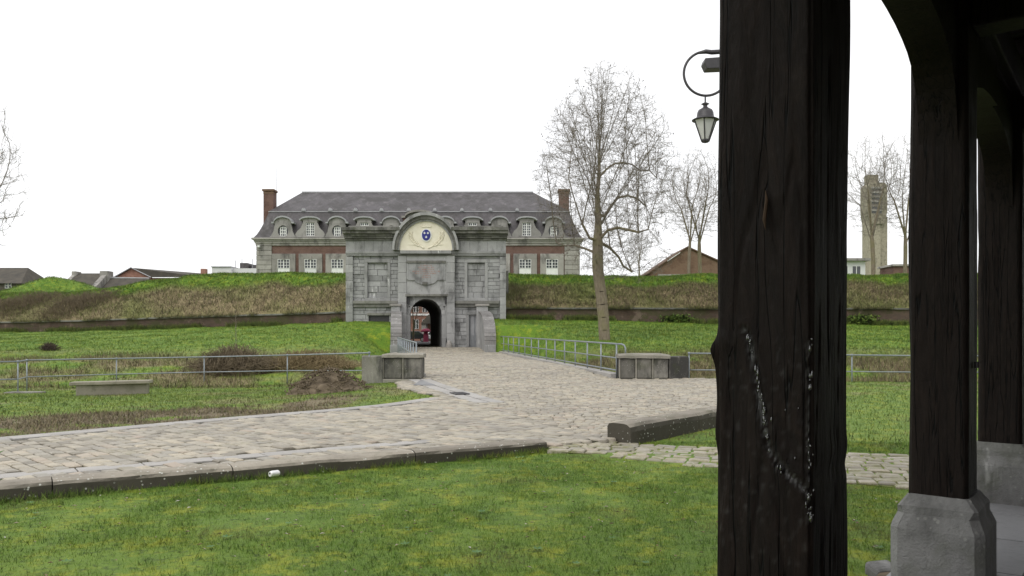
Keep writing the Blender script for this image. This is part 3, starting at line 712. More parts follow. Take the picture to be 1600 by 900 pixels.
for x0, x1, sd in ((-95, -12.4, 91), (-.5, 50, 92)):
    r = np.random.default_rng(sd); n = 80000; X = r.uniform(x0, x1, n); d = r.uniform(.012, 1, n) * 10
    Y = wallY(X) + d; p = 800 + F*X/Y; ok = (p > -120) & (p < 1720); X, Y, d = X[ok], Y[ok], d[ok]
    dr = dry_ramp(X, d); P = np.stack([X, Y, ramp_z(X, d)], 1); tall = dr > .33
    parts.append(blades(P[~tall], 2, .2, .045, .8, dr[~tall], None, sd+2, .12)); parts.append(blades(P[tall], 2, .36, .04, .95, np.clip(dr[tall]*1.1, 0, 1), None, sd+4, .2))
for x0, x1, sd in ((-90, -12.5, 191), (-.4, 45, 192)):    # tussocks hanging over the coping and growing at the wall foot
    r = np.random.default_rng(sd); X = r.uniform(x0, x1, 9000); keep = fbm(X, X*0, 2.2, sd) > .42; X = X[keep]; Y = wallY(X)
    P = np.stack([X, Y - .02, wall_top(X) + .02], 1); parts.append(blades(P, 2, .38, .03, 1.0, np.full(len(X), .75), None, sd+1, .12))
    X = r.uniform(x0, x1, 9000); keep = fbm(X, X*0, 3.1, sd+5) > .40; X = X[keep]; Y = wallY(X) - .15
    P = np.stack([X, Y, bank_z(X, Y)], 1); parts.append(blades(P, 3, .45, .035, .6, np.full(len(X), .3), None, sd+2, .12))
X = np.random.default_rng(95).uniform(-62, -42, 9000); Y = np.random.default_rng(96).uniform(85, 100, 9000)
parts.append(blades(np.stack([X, Y, ramp_z(X, Y - wallY(X))], 1), 2, .2, .05, .8, None, None, 97, .15))
grass_object('rampart_grass', parts, 'long winter grass and dead stalks on the rampart slopes')

# worn strip litter: clods on bare soil
X, Y, ok, r = samp(16000, -14, -2, 8, 24, 101); s_ = soil_mask(X, Y); ok &= (s_ > .35) & ~inpoly(ROAD, X, Y)
X, Y = X[ok], Y[ok]; k = len(X); h = r.uniform(.012, .05, k)
oc = np.array([(1,0,0),(0,1,0),(-1,0,0),(0,-1,0),(0,0,.75)]); V = (np.stack([X, Y, lawn_z(X, Y) - .035], 1)[:, None] + oc[None]*h[:, None, None]*r.uniform(.6, 1.4, (k, 5, 3)))
npmesh('soil_clods', V.reshape(-1, 3), (np.array([(0,1,4),(1,2,4),(2,3,4),(3,0,4)])[None] + (np.arange(k)*5)[:, None, None]).reshape(-1, 3), M['clod'])
tag(bpy.data.objects['soil_clods'], 'loose brown clods on the worn strip beside the road', 'soil', kind='stuff')

# ------------------------------------------------------------------ fortress gate
GD = 62.0
gx = lambda p: WX(p, GD); gz = lambda p: WZ(p, GD)
gate = thing('fortress_gate', (gx(665), GD, .6), 'grey stone fortress gate with cream arched pediment and dark passage', 'gate')
x0, x1 = gx(541), gx(790)
a0, a1, az = gx(641), gx(690.5), gz(467); ac, ar = (a0+a1)/2, (a1-a0)/2; spr = az - ar
def arch_pts(c, r, s, z0, n=20, rz_=None):
    rz_ = rz_ or r
    return [(c - r, z0)] + [(c - r*math.cos(math.pi*k/n), s + rz_*math.sin(math.pi*k/n)) for k in range(n+1)] + [(c + r, z0)]
SH = -.157
core = MB()
# wall body with the vaulted passage, then the part buried in the rampart
def nshape(xa, xb, zb, zt, c, r, s): return [(xa, zb)] + [(x, z) for x, z in arch_pts(c, r, s, zb)] + [(xb, zb), (xb, zt), (xa, zt)]
core.prism(nshape(x0 + .05, x1 - .05, .3, gz(392), ac, ar, spr), GD + .3, GD + 3, (SH*2.7, 0))
core.build('wall_core', M['gate_smooth'], gate)
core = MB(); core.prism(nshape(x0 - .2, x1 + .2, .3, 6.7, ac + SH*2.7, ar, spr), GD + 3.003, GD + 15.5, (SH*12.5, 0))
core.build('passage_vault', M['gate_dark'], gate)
core = MB(); core.box(x0 + .05, x1 - .05, GD + .3, GD + 3.0, gz(392) + .004, gz(360)); core.build('attic_core', M['gate_smooth'], gate)
# coursed facing: real blocks, too small to pick apart singly
def blockwall(m, xa, xb, za, zb, yf, course, seed, holes=(), dep=.3):
    r = random.Random(seed); z = za
    while z < zb - .05:
        h = min(course * r.uniform(.9, 1.1), zb - z); x = xa - r.uniform(0, .5)
        while x < xb:
            l = r.uniform(.55, 1.15); u0, u1 = max(x, xa), min(x + l, xb); x += l
            if u1 - u0 < .06: continue
            segs = [(u0, u1)]
            for hx0, hx1, hz0, hz1 in holes:
                if z + h > hz0 + .02 and z < hz1 - .02:
                    ns = []
                    for s0, s1 in segs:
                        if s1 <= hx0 or s0 >= hx1: ns.append((s0, s1))
                        else:
                            if hx0 - s0 > .05: ns.append((s0, hx0))
                            if s1 - hx1 > .05: ns.append((hx1, s1))
                    segs = ns
            for s0, s1 in segs:
                m.box(s0 + .011, s1 - .011, yf + r.uniform(-.035, .035), yf + dep, z + .012, z + h - .012, r.random())
        z += h
yF = GD
m = MB()
panels = [(gx(571), gx(609), gz(469), gz(407)), (gx(727), gx(761), gz(469), gz(407))]
door = (gx(731), gx(749), .3, gz(492)); niche = (gx(576), gx(608), .3, gz(493))
blockwall(m, gx(552), gx(623), gz(471), gz(400), yF, .29, 1, [panels[0]])
blockwall(m, gx(709), gx(781), gz(471), gz(400), yF, .29, 2, [panels[1]])
blockwall(m, gx(552), gx(623), .3, gz(480), yF, .33, 3, [niche])
blockwall(m, gx(709), gx(781), .3, gz(480), yF, .33, 4, [door])
for i, p in enumerate(panels): blockwall(m, p[0] + .16, p[1] - .16, p[2] + .16, p[3] - .16, yF + .16, .42, 5 + i, dep=.13)
tag(m.build('facing_blocks', M['gate_stone'], gate), 'coursed grey limestone facing', kind='stuff')
for p in panels:    # blind window frames
    m = MB()
    for (u0, u1, w0, w1) in ((p[0]-.06, p[1]+.06, p[3]-.16, p[3]+.1), (p[0]-.06, p[1]+.06, p[2]-.06, p[2]+.16), (p[0]-.06, p[0]+.16, p[2]+.162, p[3]-.162), (p[1]-.16, p[1]+.06, p[2]+.162, p[3]-.162)):
        m.box(u0, u1, yF - .07, yF + .29, w0, w1)
    m.build('blind_window_frame', M['gate_smooth'], gate, bevel=.02)
# corner pilasters, stacked blocks
for (u0, u1) in ((gx(541), gx(552)), (gx(781), gx(790.5))):
    z = .3
    while z < gz(400) - .1:
        h = min(.6, gz(400) - z); m = MB(); m.box(u0, u1, yF - .2 + random.uniform(-.012, .012), yF + .6, z + .006, z + h - .006); m.build('pilaster_block', M['gate_smooth'], gate, bevel=.015); z += h
# central bay: two pilasters, lintel zone, jambs and arch ring
yC = GD - .42
for (u0, u1) in ((gx(623), gx(636)), (gx(699), gx(711))):
    z = .3
    while z < gz(400) - .1:
        h = min(.75, gz(400) - z); m = MB(); m.box(u0, u1, yC + random.uniform(-.012, .012), GD + .31, z + .006, z + h - .006); m.build('pilaster_block', M['gate_smooth'], gate, bevel=.015); z += h
m = MB(); m.box(gx(636)+.003, gx(699)-.003, yC + .06, GD + .31, gz(463), gz(400)); m.build('inscription_wall', M['gate_smooth'], gate)
m = MB(); m.prism(nshape(gx(636)+.004, gx(699)-.004, .3, gz(463)-.004, ac, ar, spr), GD - .05, GD + .299); m.build('arch_surround', M['gate_smooth'], gate)
for k in range(11):   # voussoirs
    t0, t1 = math.pi*k/11 + .012, math.pi*(k+1)/11 - .012; m = MB()
    P = [(ac - (ar+.0)*math.cos(t0), spr + ar*math.sin(t0)), (ac - ar*math.cos(t1), spr + ar*math.sin(t1)), (ac - (ar+.26)*math.cos(t1), spr + (ar+.26)*math.sin(t1)), (ac - (ar+.26)*math.cos(t0), spr + (ar+.26)*math.sin(t0))]
    m.prism([(x, min(z, gz(464))) for x, z in P], GD - .085, GD - .04); m.build('voussoir', M['gate_smooth'], gate)
for s in (-1, 1):     # drawbridge slots in the top corners of the recess
    m = MB(); xx = gx(637.5) if s < 0 else gx(697.5); m.box(xx - .10, xx + .10, GD - .20, GD - .055, gz(475), gz(464.5)); m.build('drawbridge_stop', M['iron'], gate)
    m = MB(); xx = gx(640) if s < 0 else gx(694); m.lathe([(.05, -.04), (.05, .04)], (xx, GD - .09, gz(479)), 8); m.build('pulley_pin', M['iron'], gate)
    m = MB(); xx = gx(638.5) if s < 0 else gx(694.5); m.box(xx - .14, xx + .14, GD - .3, GD - .051, .3, 1.5); m.build('jamb_stone', M['gate_smooth'], gate, bevel=.03)
m = MB(); m.box(gx(634.5), gx(700.5), yC - .05, yC + .2, gz(463.5), gz(460)); m.build('lintel_moulding', M['gate_dark'], gate, bevel=.02)
# inscription plaque with an apron-shaped foot
cx = gx(666.5)
P = [(gx(638), gz(438.5)), (gx(649), gz(438.5)), (gx(652), gz(442))] + [(gx(652) + (gx(681)-gx(652))*k/8, gz(442) - .18*math.sin(math.pi*k/8)) for k in range(1, 8)] + [(gx(681), gz(442)), (gx(684), gz(438.5)), (gx(696), gz(438.5)), (gx(696), gz(412)), (gx(638), gz(412))]
m = MB(); m.prism(P, yC - .04, yC + .1); pl = m.build('inscription_plaque', M['gate_stone'], gate, bevel=.01)
m = MB(); m.box(gx(636.5), gx(697), yC - .12, yC + .1, gz(412)+.004, gz(408)); m.build('plaque_cornice', M['gate_dark'], gate, bevel=.02)
for (u0, u1) in ((gx(636.6), gx(638.6)), (gx(691.5), gx(693.5))):
    m = MB(); m.box(u0, u1, yC - .07, yC + .1, gz(437), gz(412)-.004); m.build('plaque_border', M['gate_smooth'], gate)
m = MB(); m.box(gx(661), gx(669), yC - .12, yC + .1, gz(446), gz(441)); m.build('plaque_bracket', M['gate_dark'], gate, bevel=.02)
rl = random.Random(4)   # worn red lettering, seven centred lines, no longer legible
for i, wd in enumerate((18, 24, 22, 42, 34, 10, 14)):
    zc = gz(415.5 + i*3.1); m = MB(); x = gx(667 - wd/2)
    while x < gx(667 + wd/2):
        w = rl.uniform(.03, .055); k = rl.choice('IOLTH')
        if k in 'IHL': m.box(x, x + .014, yC - .046, yC - .039, zc - .045, zc + .045)
        if k in 'HO': m.box(x + w - .014, x + w, yC - .0461, yC - .039, zc - .045, zc + .045)
        if k == 'O': m.box(x, x + .014, yC - .046, yC - .039, zc - .045, zc + .045)
        if k in 'OT': m.box(x + .015, x + w - .015, yC - .0462, yC - .039, zc + .032, zc + .045)
        if k in 'LO': m.box(x + .015, x + w - .015, yC - .0463, yC - .039, zc - .045, zc - .032)
        if k == 'T': m.box(x + w/2 - .007, x + w/2 + .007, yC - .046, yC - .039, zc - .045, zc + .03)
        x += w + .026
        if rl.random() < .16: x += .06
    tag(m.build('lettering', M['letters'], pl), kind='stuff')
# entablature: architrave, frieze and heavy cornice, left and right of the pediment
for (u0, u1, o0, o1) in ((gx(541), gx(627), .14, 0), (gx(706), gx(790.5), 0, .14)):
    m = MB(); m.box(u0, u1, yF - .22, yF + .6, gz(400), gz(397)); m.box(u0, u1, yF - .28, yF + .601, gz(397)+.003, gz(393)); m.build('architrave', M['gate_smooth'], gate, bevel=.015)
    m = MB(); n = 6
    for k in range(n): m.box(u0 + (u1-u0)*k/n + .006, u0 + (u1-u0)*(k+1)/n - .006, yF - .20 + random.uniform(-.01, .01), yF + .6, gz(393)+.004, gz(376), random.random())
    m.build('frieze', M['gate_stone'], gate)
    lv = [(376, 373, .32), (373, 370, .45), (370, 366.5, .55), (366.5, 362, .78), (362, 357, .9)]
    for j, (p0, p1, ov) in enumerate(lv):
        m = MB(); xa, xb = u0 - ov*(.2 if o0 else 0), u1 + ov*(.2 if o1 else 0)
        nseg = 7
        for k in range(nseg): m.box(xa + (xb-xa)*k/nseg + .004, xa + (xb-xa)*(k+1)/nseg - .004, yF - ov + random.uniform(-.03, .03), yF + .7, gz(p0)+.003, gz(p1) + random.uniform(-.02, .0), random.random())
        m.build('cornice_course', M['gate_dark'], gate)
    m = MB(); m.box(u0 + .2, u1 - .2, yF - .3, yF + 2.6, gz(357), gz(353.5)); m.build('cornice_capping', M['gate_dark'], gate, bevel=.06)
# string course ledges
for (u0, u1) in ((gx(552.5), gx(622.5)), (gx(711.5), gx(780.5))):
    m = MB(); m.box(u0, u1, yF - .30, yF + .3, gz(475)+.002, gz(470)); m.box(u0, u1, yF - .16, yF + .3, gz(480), gz(475)); m.build('string_course', M['gate_dark'], gate, bevel=.03)
# pediment: cream tympanum under a moulded segmental arch
pc, pz = gx(666.5), gz(392)
rx, rzz = gx(707) - pc, gz(347.5) - pz
def ell(a, b, n=36, z0=0): return [(pc - a*math.cos(math.pi*k/n), pz + z0 + b*math.sin(math.pi*k/n)) for k in range(n+1)]
m = MB(); m.prism(ell(rx + .02, rzz + .02), yC + .02, GD + 2.2); m.build('tympanum', M['cream'], gate)
ty = gate.children[-1]
def ring(a0_, b0_, a1_, b1_, y0, y1, name, mat, z0=0, t0=0, t1=1):
    n = 40; I = range(int(n*t0), int(n*t1)+1); m = MB()
    pi = [(pc - a0_*math.cos(math.pi*k/n), pz + z0 + b0_*math.sin(math.pi*k/n)) for k in I]; po = [(pc - a1_*math.cos(math.pi*k/n), pz + z0 + b1_*math.sin(math.pi*k/n)) for k in I]
    k = len(pi)
    for i in range(k-1): m.prism([pi[i], pi[i+1], po[i+1], po[i]], y0, y1, r=(i//3*.37) % 1)
    return m.build(name, mat, gate)
ring(rx + .022, rzz + .022, rx + .16, rzz + .17, yC - .10, GD + 2.1, 'pediment_inner_moulding', M['gate_smooth'])
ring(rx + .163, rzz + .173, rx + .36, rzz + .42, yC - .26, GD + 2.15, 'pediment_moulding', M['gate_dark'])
ring(rx + .363, rzz + .423, rx + .52, rzz + .66, yC - .44, GD + 2.2, 'pediment_cornice', M['gate_smooth'])
m = MB(); m.box(gx(627), gx(706), yC - .22, GD + .3, gz(397.5), gz(392.6)); m.build('pediment_sill', M['gate_smooth'], gate, bevel=.02)
m = MB(); m.box(gx(624), gx(711), yC - .05, GD + .3, gz(400.5), gz(397.6)); m.build('pediment_bed', M['gate_dark'], gate, bevel=.015)
# coat of arms: white rimmed blue oval, three lilies, crown and laurel relief
sx, sz = gx(667), gz(368.5); yT = yC + .02
def oval(a, b, y0, y1, name, mat, par, c=(sx, sz), n=28):
    m = MB(); m.prism([(c[0] + a*math.cos(2*math.pi*k/n), c[1] + b*math.sin(2*math.pi*k/n)) for k in range(n)], y0, y1); return m.build(name, mat, par, bevel=.006)
oval(.40, .49, yT - .07, yT, 'shield_rim', M['white'], ty); oval(.32, .41, yT - .10, yT - .071, 'shield', M['blue'], ty)
LILY = [(0,.12),(.035,.05),(.02,.0),(.075,.035),(.09,.0),(.05,-.025),(.02,-.03),(.045,-.08),(0,-.06),(-.045,-.08),(-.02,-.03),(-.05,-.025),(-.09,0),(-.075,.035),(-.02,0),(-.035,.05)]
for (u, w) in ((-.13, .14), (.13, .14), (0, -.16)):
    m = MB(); m.prism([(sx + u + x, sz + w + z) for x, z in LILY], yT - .115, yT - .101); m.build('lily_emblem', M['white'], ty)
m = MB(); m.prism([(sx-.34, gz(356.5)), (sx+.34, gz(356.5)), (sx+.38, gz(353.8)), (sx+.19, gz(355)), (sx, gz(353)), (sx-.19, gz(355)), (sx-.38, gz(353.8))], yT - .06, yT); m.build('crown_relief', M['cream'], ty, bevel=.015)
m = MB()
for s in (-1, 1):   # laurel sprays
    pts = [(sx + s*(.15 + 1.15*t), yT - .01, gz(389) + .25*t + .12*math.sin(t*3)) for t in np.linspace(0, 1, 9)]
    m.tube(pts, [.05, .045, .04, .04, .035, .03, .03, .02, .012], 6)
    pts = [(sx + s*(.62 + .55*math.sin(t*2.2)), yT - .005, gz(386) + 1.05*t) for t in np.linspace(0, 1, 9)]
    m.tube(pts, [.035]*8 + [.012], 6)
    for k in range(11):
        t = k/11; q = rl.uniform(-.12, .12); bx, bz = sx + s*(.62 + .55*math.sin(t*2.2)), gz(386) + 1.05*t
        for e in (-1, 1): m.tube([(bx, yT - .005, bz), (bx + e*.11 + q*.3, yT - .03, bz + .09), (bx + e*.17, yT - .003, bz + .2)], [.012, .04, .008], 5)
m.build('laurel_relief', M['cream'], ty, smooth=True)
# side door with bars, low niche, pedestals and foot stones
m = MB(); u0, u1, w1 = gx(731), gx(749), gz(492)
m.box(u0 - .12, u0 + .1, yF - .08, yF + .29, .3, w1); m.box(u1 - .1, u1 + .12, yF - .08, yF + .29, .3, w1); m.box(u0 - .2, u1 + .2, yF - .10, yF + .29, w1 + .003, w1 + .22); m.build('door_surround', M['gate_smooth'], gate, bevel=.02)
m = MB(); m.box(u0 + .1, u1 - .1, yF + .12, yF + .25, .3, w1); dr = m.build('door', M['zinc'], gate)
for k in range(6):
    m = MB(); xx = u0 + .16 + k*(u1-u0-.32)/5; m.tube([(xx, yF + .06, .55), (xx, yF + .06, w1 - .05 if k in (0, 3) else 1.7)], .016, 6); m.build('bar', M['galv'], dr)
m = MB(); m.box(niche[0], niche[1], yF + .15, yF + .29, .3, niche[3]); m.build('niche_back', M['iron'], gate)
m = MB(); m.box(niche[0] - .12, niche[1] + .12, yF - .09, yF + .28, niche[3]+.003, niche[3] + .2); m.build('niche_lintel', M['gate_dark'], gate, bevel=.02)
for (u0, u1) in ((gx(611), gx(629)), (gx(743), gx(765))):
    m = MB(); m.box(u0 + .1, u1 - .1, yF - .75, yF - .31, .3, gz(479)); m.build('pedestal', M['gate_smooth'], gate, bevel=.02)
    m = MB(); m.box(u0, u1, yF - .86, yF - .305, gz(479)+.004, gz(475.5)); m.build('pedestal_cap', M['lime'], gate, bevel=.03)
fs = MB(); fs.lathe([(.24, -.1), (.22, .25), (.14, .48), (.05, .56)], (gx(703), GD - .75, .72), 9); o = fs.build('wheel_guard_stone', M['lime'])
tag(o, 'pale worn guard stone at the foot of the passage', 'guard stone')

# wing walls sweeping down from the gate
def wing(xg, xn, th, sgn, lab):
    r = thing('wing_wall', ((xg+xn)/2, 59.5, .3), lab, 'wall')
    n = 18; top = []; side = MB(); cop = MB(); ys = [GD - .32 - (5.0) * math.sin(math.pi/2*k/n) for k in range(n+1)]
    zt = [.95 + 2.35*math.cos(math.pi/2*k/n) ** .8 if k < n else .95 for k in range(n+1)]
    xs = [xg + (xn-xg)*(GD - .32 - y)/5.0 for y in ys]
    A = [[(x, y, .0) for x, y in zip(xs, ys)], [(x, y, z) for x, y, z in zip(xs, ys, zt)], [(x+th, y, z) for x, y, z in zip(xs, ys, zt)], [(x+th, y, .0) for x, y in zip(xs, ys)]]
    side.grid(A); side.add([A[0][-1], A[1][-1], A[2][-1], A[3][-1]], [(0, 1, 2, 3)]); side.build('wall_body', M['gate_smooth'], r)
    for k in range(n):   # coping stones along the sweep
        m = MB(); e = .06
        q = [(xs[k]-e, ys[k]-.006, zt[k]), (xs[k]+th+e, ys[k]-.006, zt[k]), (xs[k+1]+th+e, ys[k+1]+.006, zt[k+1]), (xs[k+1]-e, ys[k+1]+.006, zt[k+1])]
        nn = Vector((0, -(zt[k]-zt[k+1]), ys[k]-ys[k+1])); nn = Vector((0, nn.y, abs(nn.z))).normalized()*.13
        m.add(q + [(a+nn.x, b+nn.y, c+nn.z) for a, b, c in q], [(0,3,2,1),(4,5,6,7),(0,1,5,4),(1,2,6,5),(2,3,7,6),(3,0,4,7)]); m.build('coping_stone', M['wing'], r)
    m = MB(); m.box(xn - .05, xn + th + .05, 56.2, 56.66, -.1, 1.0); m.build('end_block', M['gate_smooth'], r, bevel=.03)
wing(gx(613.5), WX(613, 57), .64, -1, 'stone wing wall stained white, sweeping down left of the passage')
wing(gx(748.5), WX(759, 57), .66, 1, 'curved stone wing wall with lichen, right of the barred door')

# ------------------------------------------------------------------ long building behind the gate
BD = 85.0
bx = lambda p: WX(p, BD); bz = lambda p: WZ(p, BD)
bl = thing('long_brick_building', (bx(653), BD + 5, 1), 'long brick building with slate mansard roof behind the gate', 'building')
X0, X1 = bx(402), bx(905); ZE = bz(379); DEP = 11.0
m = MB(); m.box(X0, -13.2, BD, BD + DEP, .5, ZE); m.box(-7.6, X1, BD, BD + DEP, .5, ZE); m.box(-13.197, -7.603, BD, BD + DEP, 7.4, ZE); m.build('wall', M['brick'], bl)
for u in (X0, X1 - bx(424) + X0):   # quoin pilasters, stone by stone
    z = bz(432) - .8
    while z < ZE - .05:
        h = min(.49, ZE - z); m = MB(); m.box(u - .06, u + bx(424) - X0 + .06, BD - .16, BD + .5, z + .02, z + h - .01); m.build('quoin', M['lime'], bl, bevel=.02); z += h
lv = [(384, 380.5, .14), (380.5, 378, .22), (378, 375, .30), (375, 372, .48)]
for p0, p1, ov in lv:
    m = MB(); m.box(X0 - ov, X1 + ov, BD - ov, BD + DEP + ov, bz(p0) + .003, bz(p1)); m.build('cornice', M['lime'], bl, bevel=.03)
k = 0; x = X0 + .3
while x < X1:   # brackets under the cornice
    m = MB(); m.box(x, x + .22, BD - .29, BD - .145, bz(380.4), bz(378.2) - .02); m.build('bracket', M['lime'], bl); x += 1.1
# mansard roof
e = .3; ZB, ZR = bz(328.5) + .0, WZ(300, BD + 5.2)
lo = [(X0 - e, BD - e), (X1 + e, BD - e), (X1 + e, BD + DEP + e), (X0 - e, BD + DEP + e)]
def inset(p, i): cxm, cym = (X0+X1)/2, BD + DEP/2; return [(x + (i if x < cxm else -i), y + (i if y < cym else -i)) for x, y in p]
mid = inset(lo, 1.25); R0, R1 = (WX(472, BD + 5.5), BD + DEP/2), (WX(833, BD + 5.5), BD + DEP/2)
m = MB(); n = 8; ZC = bz(372) + .01
rows = []
for k in range(n+1):
    t = k/n; q = inset(lo, 1.25*(t ** .75)); rows.append([(x, y, ZC + (ZB-ZC)*t) for x, y in q + q[:1]])
m.grid(rows); rf = m.build('lower_roof', M['slate'], bl)
m = MB(); P = [(x, y, ZB + .02) for x, y in inset(lo, 1.2)] + [(R0[0], R0[1], ZR), (R1[0], R1[1], ZR)]
m.add(P, [(0,1,5,4), (1,2,5), (2,3,4,5), (3,0,4)]); m.build('upper_roof', M['slate'], bl)
m = MB(); q = inset(lo, 1.16); m.box(q[0][0], q[1][0], q[0][1], q[2][1], ZB - .05, ZB + .03); m.build('roof_flashing', M['zinc'], bl)
m = MB(); m.tube([(R0[0], R0[1], ZR + .02), (R1[0], R1[1], ZR + .02)], .11, 8); m.build('ridge_capping', M['zinc'], bl)
for pxv in (471, 513, 553, 594, 637, 678, 721, 766, 808):   # small roof vents just above the break
    m = MB(); u = bx(pxv); m.prism([(u-.22, ZB+.06), (u+.22, ZB+.06), (u+.10, ZB+.34), (u-.10, ZB+.34)], BD + .72, BD + 1.5); m.build('roof_vent', M['zinc'], bl)
for (p0, p1) in ((412.5, 428), (873.5, 889)):
    m = MB(); u0, u1 = WX(p0, BD+2.2), WX(p1, BD+2.2); zt = WZ(296, BD+2.2)
    m.box(u0, u1, BD + 2, BD + 3.1, ZC, zt - .5); ch = m.build('chimney', M['brick'], bl)
    m = MB(); m.box(u0 - .02, u1 + .02, BD + 1.96, BD + 3.14, zt - .5, zt - .22); m.box(u0 - .12, u1 + .12, BD + 1.86, BD + 3.24, zt - .217, zt); m.build('chimney_cap', M['brick_brown'], ch, bevel=.03)
def window(parent, cx, z0, w, h, y, cols, rws, split=True):
    m = MB(); fw = .05
    m.box(cx - w/2, cx - w/2 + fw, y, y + .06, z0, z0 + h); m.box(cx + w/2 - fw, cx + w/2, y, y + .06, z0, z0 + h)
    m.box(cx - w/2 + fw, cx + w/2 - fw, y + .001, y + .06, z0, z0 + fw); m.box(cx - w/2 + fw, cx + w/2 - fw, y + .001, y + .06, z0 + h - fw, z0 + h)
    for k in range(1, cols):
        t = .045 if (split and k == cols//2) else .02; xx = cx - w/2 + w*k/cols; m.box(xx - t, xx + t, y + .004, y + .05, z0 + fw, z0 + h - fw)
    for k in range(1, rws): zz = z0 + h*k/rws; m.box(cx - w/2 + fw, cx + w/2 - fw, y + .008, y + .045, zz - .02, zz + .02)
    f_ = m.build('window', M['white'], parent)
    m = MB(); m.box(cx - w/2 + .01, cx + w/2 - .01, y + .05, y + .09, z0 + .01, z0 + h - .01); m.build('pane', M['glass'], f_)
    return f_
pitch = (862.5 - 443.5) / 10
for i in range(11):
    pc_ = 443.5 + i*pitch; c = bx(pc_); hw = .62; z0_, z1_ = bz(433), bz(405); zs = bz(396.5)
    m = MB(); s = 1.2
    m.box(c - s, c - hw, BD - .12, BD + .2, z0_ - .6, z1_); m.box(c + hw, c + s, BD - .12, BD + .2, z0_ - .6, z1_); m.box(c - s, c + s, BD - .125, BD + .2, z1_ + .003, zs)
    su = m.build('window_surround', M['lime'], bl, bevel=.02)
    m = MB(); m.box(c - .12, c + .12, BD - .2, BD - .128, z1_ - .06, z1_ + .3); m.build('keystone', M['lime'], su)
    window(bl, c, bz(419.5), 1.22, z1_ - bz(419.5), BD - .105, 4, 3)
    m = MB(); m.box(c - hw + .01, c + hw - .01, BD - .07, BD + .05, z0_ - .6, bz(419.7)); m.build('window_panel', M['white' if i not in (1,) else 'plaster'], bl)
# dormers
def arc_hood(m, c, hw, zl, rise, th, y0, y1, lip=.22, n=14):
    pts = [(c - hw - lip, zl), (c - hw, zl)] + [(c - hw*math.cos(math.pi*k/n), zl + rise*math.sin(math.pi*k/n)) for k in range(1, n)] + [(c + hw, zl), (c + hw + lip, zl)]
    for (p, q) in zip(pts, pts[1:]): m.prism([p, q, (q[0], q[1] + th), (p[0], p[1] + th)], y0, y1)
def dormer(pc_, kind):
    c = bx(pc_); y = BD - .34; zb = bz(371.5) + .02
    if kind == 'round':
        zc = bz(361.8); r = .53
        body = [(c-1.4, zb), (c-1.22, zb+.12), (c-.98, zb+.55), (c-.86, zb+1.15), (c-.8, zb+1.42), (c+.8, zb+1.42), (c+.86, zb+1.15), (c+.98, zb+.55), (c+1.22, zb+.12), (c+1.4, zb)]
        hole = [(c + r*math.cos(-math.pi/2 + 2*math.pi*k/24), zc + r*1.12*math.sin(-math.pi/2 + 2*math.pi*k/24)) for k in range(25)]
        m = MB(); out = body + [(c+.02, zb)] + [(c+.02, hole[0][1])]+ hole[1:-1] + [(c-.02, hole[0][1]), (c-.02, zb)]
        m.prism(out, y, y + .35); bo = m.build('round_dormer', M['dormer'], bl)
        m = MB(); m.prism([(c + r*1.05*math.cos(2*math.pi*k/20), zc + r*1.17*math.sin(2*math.pi*k/20)) for k in range(20)], y + .2, y + .3); m.build('pane', M['glass'], bo)
        w, h = r*1.05, r*1.75
        m = MB(); z0 = zc - h*.55
        for k in range(4): xx = c - w/2 + w*k/3; t = .05 if k in (0, 3) else .028; m.box(xx - t, xx + t, y + .14, y + .195, z0, z0 + h)
        for k in range(4): zz = z0 + h*k/3; m.box(c - w/2 + .03, c + w/2 - .03, y + .143, y + .194, zz - .03, zz + .03)
        m.build('window_frame', M['white'], bo)
        m = MB(); arc_hood(m, c, .92, zb + 1.38, .62, .16, y - .2, y + 2.2); m.build('hood', M['zinc'], bo)
        m = MB(); m.prism([(c - .9*math.cos(math.pi*k/12), zb + 1.40 + .58*math.sin(math.pi*k/12)) for k in range(13)], y + .01, y + 2.1); m.build('hood_infill', M['dormer'], bo)
    else:
        zt = bz(348.5)
        body = [(c-1.45, zb), (c-1.5, zb+.3), (c-1.3, zb+.62), (c-.95, zb+.95), (c-.72, zb+1.5), (c-.72, zt), (c-.45, zt), (c-.45, zb+.12), (c+.45, zb+.12), (c+.45, zt), (c+.72, zt), (c+.72, zb+1.5), (c+.95, zb+.95), (c+1.3, zb+.62), (c+1.5, zb+.3), (c+1.45, zb)]
        m = MB(); m.prism(body, y, y + .4); bo = m.build('tall_dormer', M['dormer'], bl)
        m = MB(); m.box(c - .72, c + .72, y + .01, y + 2.0, zt + .003, zt + .25); m.build('head', M['dormer'], bo)
        f_ = MB(); z0 = zb + .13; h = zt - z0; w = .88
        for k in range(5): xx = c - w/2 + .02 + (w-.04)*k/4; t = .05 if k in (0, 2, 4) else .02; f_.box(xx - t, xx + t, y + .12, y + .18, z0, z0 + h)
        for k in range(6): zz = z0 + .03 + (h-.06)*k/5; f_.box(c - w/2 + .03, c + w/2 - .03, y + .123, y + .179, zz - .025, zz + .025)
        f_.build('window_frame', M['white'], bo)
        m = MB(); m.box(c - .44, c + .44, y + .18, y + .3, z0, zt); m.build('pane', M['glass'], bo)
        m = MB(); arc_hood(m, c, .95, zt + .22, .27, .15, y - .2, y + 2.2, .12); m.build('hood', M['zinc'], bo)
        m = MB(); m.prism([(c - .93*math.cos(math.pi*k/12), zt + .24 + .25*math.sin(math.pi*k/12)) for k in range(13)], y + .01, y + 2.1); m.build('hood_infill', M['dormer'], bo)
for i in range(11):
    if i == 5: continue
    dormer(443.5 + i*(865-443.5)/10, 'round' if i % 2 == 0 else 'tall')
c = bx(656); m = MB(); zt = bz(341); m.prism([(c-1.7, bz(371)), (c-1.7, zt), (c+1.7, zt), (c+1.7, bz(371))], BD - .02, BD + 1.9); bo = m.build('centre_dormer', M['brick'], bl)
